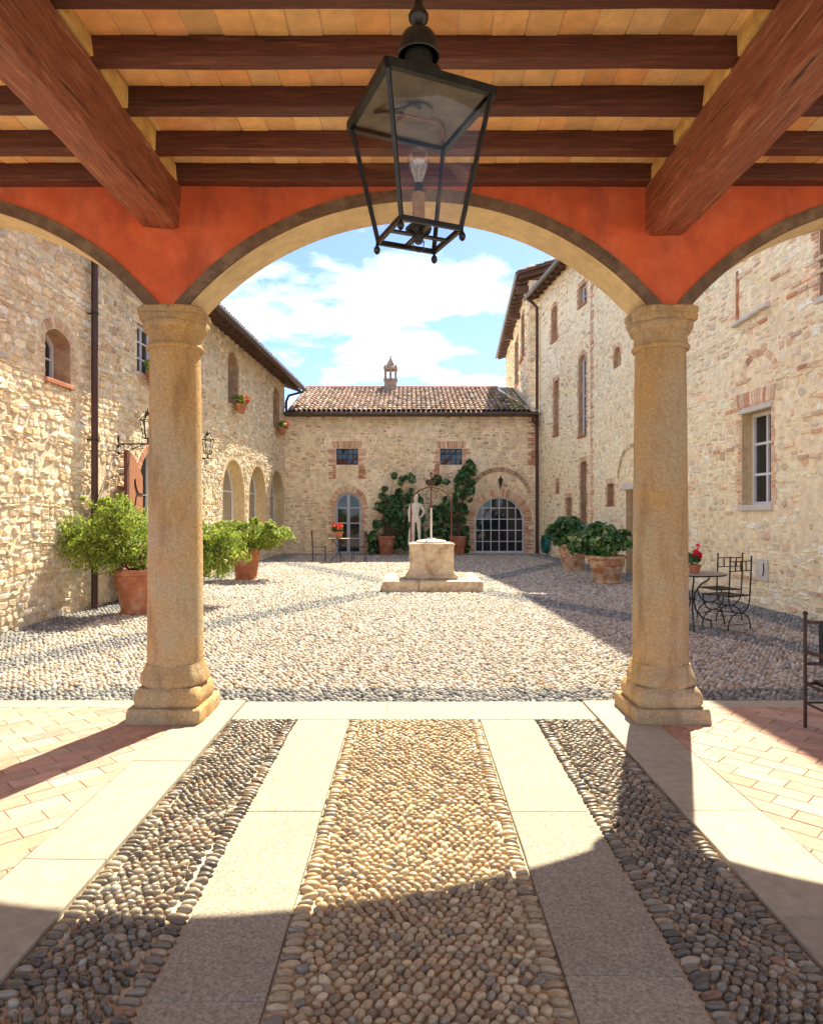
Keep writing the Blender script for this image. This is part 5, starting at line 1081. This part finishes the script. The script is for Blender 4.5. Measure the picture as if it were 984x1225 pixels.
# ------------------------------------------------------------------ well and statue
well = empty('stone_well', (WX, 14.5, 0), 'square carved stone well on a stepped platform with rusty iron arch', 'well')
bz = 0.19; bw_ = 0.30
for x0, x1, y0, y1 in ((WX - WHW, WX - 0.28, WY0, WY0 + bw_), (WX - 0.28, WX + WHW, WY0, WY0 + bw_), (WX - WHW, WX + WHW, WY1 - bw_, WY1), (WX - WHW, WX - WHW + bw_, WY0 + bw_, WY1 - bw_), (WX + WHW - bw_, WX + WHW, WY0 + bw_, WY1 - bw_)):
    MB().box(((x0 + x1) / 2, (y0 + y1) / 2, bz / 2 - 0.03), (x1 - x0 - 0.006, y1 - y0 - 0.006, bz + 0.06)).build('step_slab', 'well_stone', well, bevel=0.02, seg=2)
MB().box((WX, (WY0 + WY1) / 2, bz / 2 - 0.04), (2 * (WHW - bw_) + 0.02, WY1 - WY0 - 2 * bw_ + 0.02, bz + 0.04)).build('step_fill', 'sand_bed', well)
PW = Pieces(); DV, DF = dome(6, [(1.0, -0.2), (0.74, 0.66)])
for x in np.arange(WX - WHW + bw_ + 0.05, WX + WHW - bw_ - 0.03, 0.08):
    for y in np.arange(WY0 + bw_ + 0.05, WY1 - bw_ - 0.03, 0.08): PW.add(DV * (0.042, 0.036, 0.02) + (x + random.uniform(-0.01, 0.01), y + random.uniform(-0.01, 0.01), bz - 0.018), DF, pick(PG if random.random() < 0.4 else PC))
PW.emit(well, 'cobble', 'cobble_court', 'cobbles', nmax=0, smooth=True)
wy = 14.55
m = MB(); m.box((WX, wy, bz + 0.045), (1.10, 1.10, 0.11)); m.build('plinth', 'well_stone', well, bevel=0.03, seg=2, sub=0)
m = MB(); sq_tier(m, (WX, wy, 0), 0.47, bz + 0.10, 0.93, 0.0, 72, 26, wob=0.010, prof=[(1.06, 0), (1.05, 0.04), (1.0, 0.08), (0.985, 0.3), (0.985, 0.8), (1.01, 0.93), (1.03, 0.97), (1.0, 1.0)]); m.build('well_block', 'well_stone', well, smooth=True)
m = MB(); m.lathe([(0.33, 0.925), (0.33, 0.965), (0.30, 0.985), (0.10, 1.01), (0.09, 1.03), (0.01, 1.035)], (WX, wy, 0), 28); m.build('cover', 'stone_sill', well, smooth=True)
xa, xb = WX - 0.44, WX + 0.44; ap = []
for i in range(21):
    t = PI * i / 20; ap.append((WX - 0.44 * math.cos(t), wy, 1.72 + 0.42 * math.sin(t) ** 0.9 if 0 < i < 20 else 1.72))
m = MB(); m.tube([(xa, wy, 0.90), (xa, wy, 1.4)] + ap + [(xb, wy, 1.4), (xb, wy, 0.90)], 0.017, 8); iron_arch = m.build('iron_arch', 'rust_iron', well, smooth=True)
m = MB(); zt2 = 2.14
m.tube([(WX, wy, zt2 - 0.5), (WX, wy, zt2 + 0.33)], 0.014, 6)
for sg in (-1, 1):
    m.tube([(WX, wy, zt2 + 0.02), (WX + sg * 0.07, wy, zt2 + 0.10), (WX + sg * 0.11, wy, zt2 + 0.2), (WX + sg * 0.16, wy, zt2 + 0.22), (WX + sg * 0.17, wy, zt2 + 0.15)], 0.011, 6)
    m.tube([(WX, wy, zt2 - 0.02), (WX + sg * 0.10, wy, zt2 - 0.12), (WX + sg * 0.12, wy, zt2 - 0.22), (WX + sg * 0.05, wy, zt2 - 0.25)], 0.010, 6)
m.ball((WX, wy, zt2 + 0.30), 0.035); m.ball((WX, wy, zt2 - 0.40), 0.045); m.build('scroll_finial', 'rust_iron', iron_arch, smooth=True)
MB().tube([(WX, wy, zt2 - 0.45), (WX, wy, 1.02)], 0.022, 8).build('rope', 'rope_white', well, smooth=True)

sx0, sy0 = (497 - CX) / F * 23.0, 23.0
st = empty('statue', (sx0, sy0, 0), 'white marble standing figure statue with one hand on hip behind the well', 'statue')
m = MB(); m.box((sx0, sy0, 0.24), (0.46, 0.46, 0.44)); m.build('pedestal', 'stone_sill', st, bevel=0.02); 
m = MB(); m.box((sx0, sy0, 0.02), (0.56, 0.56, 0.08)); m.build('pedestal_foot', 'stone_sill', st, bevel=0.01)
J = {'pel': (0, 0, 0.92), 'wai': (-0.01, 0, 1.06), 'che': (0.0, 0.0, 1.27), 'nck': (0.01, 0, 1.43), 'nk2': (0.01, -0.01, 1.50), 'hd1': (0.0, -0.025, 1.57), 'hd2': (-0.005, -0.02, 1.66),
     'hipl': (0.095, 0, 0.86), 'knl': (0.12, -0.06, 0.47), 'anl': (0.13, 0.0, 0.09), 'tol': (0.15, -0.13, 0.035),
     'hipr': (-0.095, 0, 0.87), 'knr': (-0.085, -0.01, 0.47), 'anr': (-0.08, 0.02, 0.09), 'tor': (-0.09, -0.12, 0.035),
     'shl': (0.17, 0, 1.39), 'ell': (0.30, 0.05, 1.14), 'wrl': (0.19, -0.06, 0.98), 'hal': (0.14, -0.09, 0.95),
     'shr': (-0.17, 0, 1.39), 'elr': (-0.23, 0.02, 1.12), 'wrr': (-0.22, -0.05, 0.88), 'har': (-0.22, -0.07, 0.79)}
RD = {'pel': .125, 'wai': .105, 'che': .135, 'nck': .07, 'nk2': .05, 'hd1': .078, 'hd2': .072, 'hip': .088, 'kn': .055, 'an': .04, 'to': .035, 'sh': .062, 'el': .042, 'wr': .03, 'ha': .035}
E = [('pel', 'wai'), ('wai', 'che'), ('che', 'nck'), ('nck', 'nk2'), ('nk2', 'hd1'), ('hd1', 'hd2')] + [(a + s, b + s) for s in 'lr' for a, b in (('hip', 'kn'), ('kn', 'an'), ('an', 'to'), ('sh', 'el'), ('el', 'wr'), ('wr', 'ha'))] + [('pel', 'hipl'), ('pel', 'hipr'), ('che', 'shl'), ('che', 'shr')]
ks_ = list(J); me = bpy.data.meshes.new('figure'); me.from_pydata([Vector(J[k]) * 1.0 + Vector((0, 0, 0.46)) for k in ks_], [(ks_.index(a), ks_.index(b)) for a, b in E], [])
fig = link_mesh('figure', me, st, 'marble', (sx0, sy0, 0)); sk = fig.modifiers.new('skin', 'SKIN'); sk.use_smooth_shade = True
for i, k in enumerate(ks_):
    r = 1.2 * (RD.get(k) or RD[k[:-1]]); me.skin_vertices[0].data[i].radius = (r, r * (0.78 if k in ('pel', 'wai', 'che') else 0.95)); me.skin_vertices[0].data[i].use_root = (k == 'pel')
ss = fig.modifiers.new('sub', 'SUBSURF'); ss.levels = 2; ss.render_levels = 2
m = MB(); m.lathe([(0.145, 0.80), (0.15, 0.86), (0.142, 0.95), (0.13, 1.0)], (sx0, sy0, 0.46), 16, sy=0.8, wob=0.15); m.build('drapery', 'marble', st, smooth=True)
m = MB(); m.lathe([(0.09, 0.0), (0.085, 0.25), (0.07, 0.5), (0.05, 0.62)], (sx0 - 0.17, sy0 + 0.10, 0.46), 10, wob=0.5); m.build('tree_stump', 'marble', st, smooth=True)
m = MB(); m.lathe([(0.06, 1.58), (0.088, 1.62), (0.09, 1.68), (0.06, 1.735), (0.01, 1.75)], (sx0 - 0.003, sy0 + 0.01, 0.46), 14, wob=0.2); m.build('hair', 'marble', st, smooth=True)

# ------------------------------------------------------------------ iron garden furniture
def iron_chair(label, loc, rz, group):
    root = empty('iron_chair', (0, 0, 0), label, 'chair', group); r = 0.009; hw = 0.215
    for sx in (-1, 1):
        m = MB(); m.tube([(sx * hw, 0.21, 0.46), (sx * hw, 0.225, 0.7), (sx * hw, 0.235, 0.985)], r * 1.2, 7); m.ball((sx * hw, 0.236, 0.99), 0.013, 8); m.build('back_post', 'iron', root, smooth=True)
    m = MB()
    for z in (0.93, 0.80): m.tube([(-hw, 0.232, z), (hw, 0.232, z)], r * 0.8, 6)
    m.build('back_rail', 'iron', root, smooth=True)
    for i in range(1, 4): MB().tube([(-hw + 2 * hw * i / 4, 0.232, 0.80), (-hw + 2 * hw * i / 4, 0.232, 0.93)], r, 6).build('back_bar', 'iron', root, smooth=True)
    m = MB(); m.tube([(-hw, -0.2, 0.455), (hw, -0.2, 0.455), (hw, 0.21, 0.455), (-hw, 0.21, 0.455)], r, 6, closed=True)
    m.build('seat_frame', 'iron', root)
    for i in range(1, 8): MB().bar((-hw, -0.2 + 0.41 * i / 8, 0.457), (hw, -0.2 + 0.41 * i / 8, 0.457), 0.022, 0.005).build('seat_slat', 'iron', root)
    for y in (-0.2, 0.21):
        m = MB(); m.tube([(hw * math.cos(t), y, 0.455 - 0.235 * abs(math.sin(t)) ** 0.8) for t in np.linspace(0, PI, 17)], r, 6); m.build('upper_leg_arc', 'iron', root, smooth=True)
        m = MB(); m.tube([(hw * 1.05 * math.cos(t), y, 0.0 + 0.225 * abs(math.sin(t)) ** 0.8) for t in np.linspace(0, PI, 17)], r, 6); m.bar((-hw, y, 0.07), (hw, y, 0.07), 0.008); m.build('lower_leg_arc', 'iron', root, smooth=True)
        for sx in (-1, 1): MB().ball((sx * hw * 1.05, y, 0.012), 0.014, 8).build('foot', 'iron', root)
    m = MB(); m.tube([(0, -0.2, 0.222), (0, 0.21, 0.222)], r, 6); m.build('stretcher', 'iron', root)
    root.location = loc; root.rotation_euler = (0, 0, rz); return root
GC = 'wrought iron chairs in the courtyard'
iron_chair('tall iron chair standing nearest the iron table, back to the portico', (4.36, 9.28, 0), math.radians(207), GC)
iron_chair('tall iron chair close to the cream wall beyond the table', (4.62, 10.05, 0), math.radians(-165), GC)
iron_chair('small iron chair on the shutter side of the geranium table', (-3.02, 21.9, 0), math.radians(95), GC)
iron_chair('small iron chair on the well side of the geranium table', (-1.72, 21.9, 0), math.radians(-95), GC)
def iron_table(label, loc, r, h, rz, mos=False):
    root = empty('iron_table', (0, 0, 0), label, 'table', 'iron tables in the courtyard')
    m = MB(); m.lathe([(r, h - 0.022), (r + 0.008, h - 0.016), (r + 0.008, h - 0.004), (r, h)], (0, 0, 0), 36); m.build('table_top', 'stone_sill' if mos else 'granite', root, smooth=True)
    m = MB(); m.tube([((r + 0.004) * math.cos(t), (r + 0.004) * math.sin(t), h - 0.012) for t in np.linspace(0, 2 * PI, 33)[:-1]], 0.011, 6, closed=True); m.build('rim', 'iron', root, smooth=True)
    for k in range(3):
        a = rz + 2 * PI * k / 3; d = lambda q, z: (q * math.cos(a), q * math.sin(a), z)
        MB().tube([d(r * 0.62, h - 0.02), d(r * 0.60, h - 0.10), d(r * 0.30, h - 0.17), d(r * 0.10, h - 0.28), d(r * 0.06, h - 0.40), d(r * 0.14, 0.24), d(r * 0.40, 0.12), d(r * 0.66, 0.09), d(r * 0.70, 0.0)], 0.011, 7).build('leg', 'iron', root, smooth=True)
    m = MB(); m.tube([(r * 0.12 * math.cos(t), r * 0.12 * math.sin(t), h - 0.36) for t in np.linspace(0, 2 * PI, 17)[:-1]], 0.009, 6, closed=True); m.build('leg_ring', 'iron', root, smooth=True)
    root.location = loc; return root
iron_table('round iron table with curved legs next to the column', (3.88, 9.25, 0), 0.43, 0.76, 0.2)
iron_table('little round iron table between the two small chairs', (-2.37, 21.9, 0), 0.36, 0.74, 0.9)
def flower_pot(label, loc, r, h, sd, nf, pc, fs=0.06):
    root = empty('flower_pot', loc, label, 'flower pot', 'flower pots on the iron tables'); c = Vector(loc)
    m = MB(); m.lathe([(r * 0.62, 0), (r * 0.95, h * 0.8), (r * 1.05, h * 0.82), (r * 1.05, h), (r * 0.9, h), (r * 0.85, h * 0.85), (0.005, h * 0.85)], c, 20); m.build('pot', 'terracotta', root, smooth=True)
    cl = [(c.x + random.uniform(-r, r) * 1.2, c.y + random.uniform(-r, r), c.z + h + random.uniform(0.02, 0.14), r * 0.6, r * 0.6, r * 0.5) for _ in range(8)]; crown(root, 'foliage', 200, cl, fs, LD, 'leaf', sd)
    crown(root, 'flowers', nf, [(a, b, z + 0.06, q, q, w_) for a, b, z, q, _, w_ in cl[:5]] + [(c.x + r * 0.5, c.y, c.z + h + 0.24, r * 0.3, r * 0.3, r * 0.35)], fs, [(3, pc), (1, (0.75, 0.06, 0.08))], 'petal', sd + 1, asp=0.95)
flower_pot('small pot of bright red flowers on the table beside the column', (3.87, 9.15, 0.76), 0.085, 0.12, 51, 110, (0.68, 0.012, 0.035), 0.05)
flower_pot('orange red flower pot on the little table before the glass door', (-2.37, 21.85, 0.74), 0.14, 0.22, 52, 110, (0.72, 0.10, 0.03), 0.09)

# iron armchair on the portico floor, facing the camera side
acx, acy = 2.89, 4.91; ar = empty('iron_armchair', (acx + 0.28, acy - 0.25, 0.016), 'brown iron armchair with black seat back on the brick floor', 'armchair'); wA_, dA_ = 0.56, 0.52; z0 = 0.016
for x in (acx, acx + wA_):
    m = MB(); m.tube([(x, acy, z0), (x, acy, 0.85)], 0.0125, 10); m.ball((x, acy, 0.855), 0.018, 10); m.build('back_post', 'iron_brown', ar, smooth=True)
    MB().tube([(x, acy - dA_, z0), (x, acy - dA_, 0.57)], 0.0125, 10).build('front_leg', 'iron_brown', ar, smooth=True)
    MB().tube([(x, acy, 0.575), (x, acy - dA_ * 0.6, 0.585), (x, acy - dA_ - 0.04, 0.575)], 0.015, 8).build('arm', 'iron_brown', ar, smooth=True)
    MB().tube([(x, acy, 0.34), (x, acy - dA_, 0.34)], 0.011, 8).build('seat_rail', 'iron_brown', ar, smooth=True)
    MB().tube([(x, acy, 0.20), (x, acy - dA_, 0.20)], 0.009, 8).build('stretcher', 'iron_brown', ar, smooth=True)
for z, h_ in ((0.79, 0.02), (0.485, 0.022)): MB().bar((acx, acy, z), (acx + wA_, acy, z), 0.014, h_).build('back_rail', 'iron_brown', ar)
MB().box((acx + wA_ / 2, acy, 0.6375), (wA_ - 0.20, 0.012, 0.284)).build('back_panel', 'iron', ar, bevel=0.004)
for y in (acy, acy - dA_):
    MB().bar((acx, y, 0.34), (acx + wA_, y, 0.34), 0.016, 0.016).build('seat_rail', 'iron_brown', ar); MB().tube([(acx, y, 0.20), (acx + wA_, y, 0.20)], 0.008, 8).build('stretcher', 'iron_brown', ar)
MB().box((acx + wA_ / 2, acy - dA_ / 2, 0.36), (wA_ - 0.06, dA_ - 0.05, 0.03)).build('seat', 'iron', ar, bevel=0.012, seg=2)

# green garden hose coil by the tower downpipe
hz_ = empty('garden_hose', fb.P(1.2, 0.0, 0.18), 'coiled teal green garden hose hung low on the wall', 'hose'); m = MB()
for k in range(4):
    c = fb.P(1.2, 0.42, 0.08 + 0.045 * k); m.tube([c + fb.d * ((0.30 - 0.012 * k) * math.cos(t)) + Vector((0, 0, (0.34 - 0.012 * k) * math.sin(t))) for t in np.linspace(0, 2 * PI, 25)[:-1]], 0.026, 7, closed=True)
m.build('hose_coil', 'hose', hz_, smooth=True)
m = MB(); m.bar(fb.P(1.2, 0.74, 0.0), fb.P(1.2, 0.74, 0.28), 0.10, 0.03); m.build('hose_hook', 'hose', hz_)
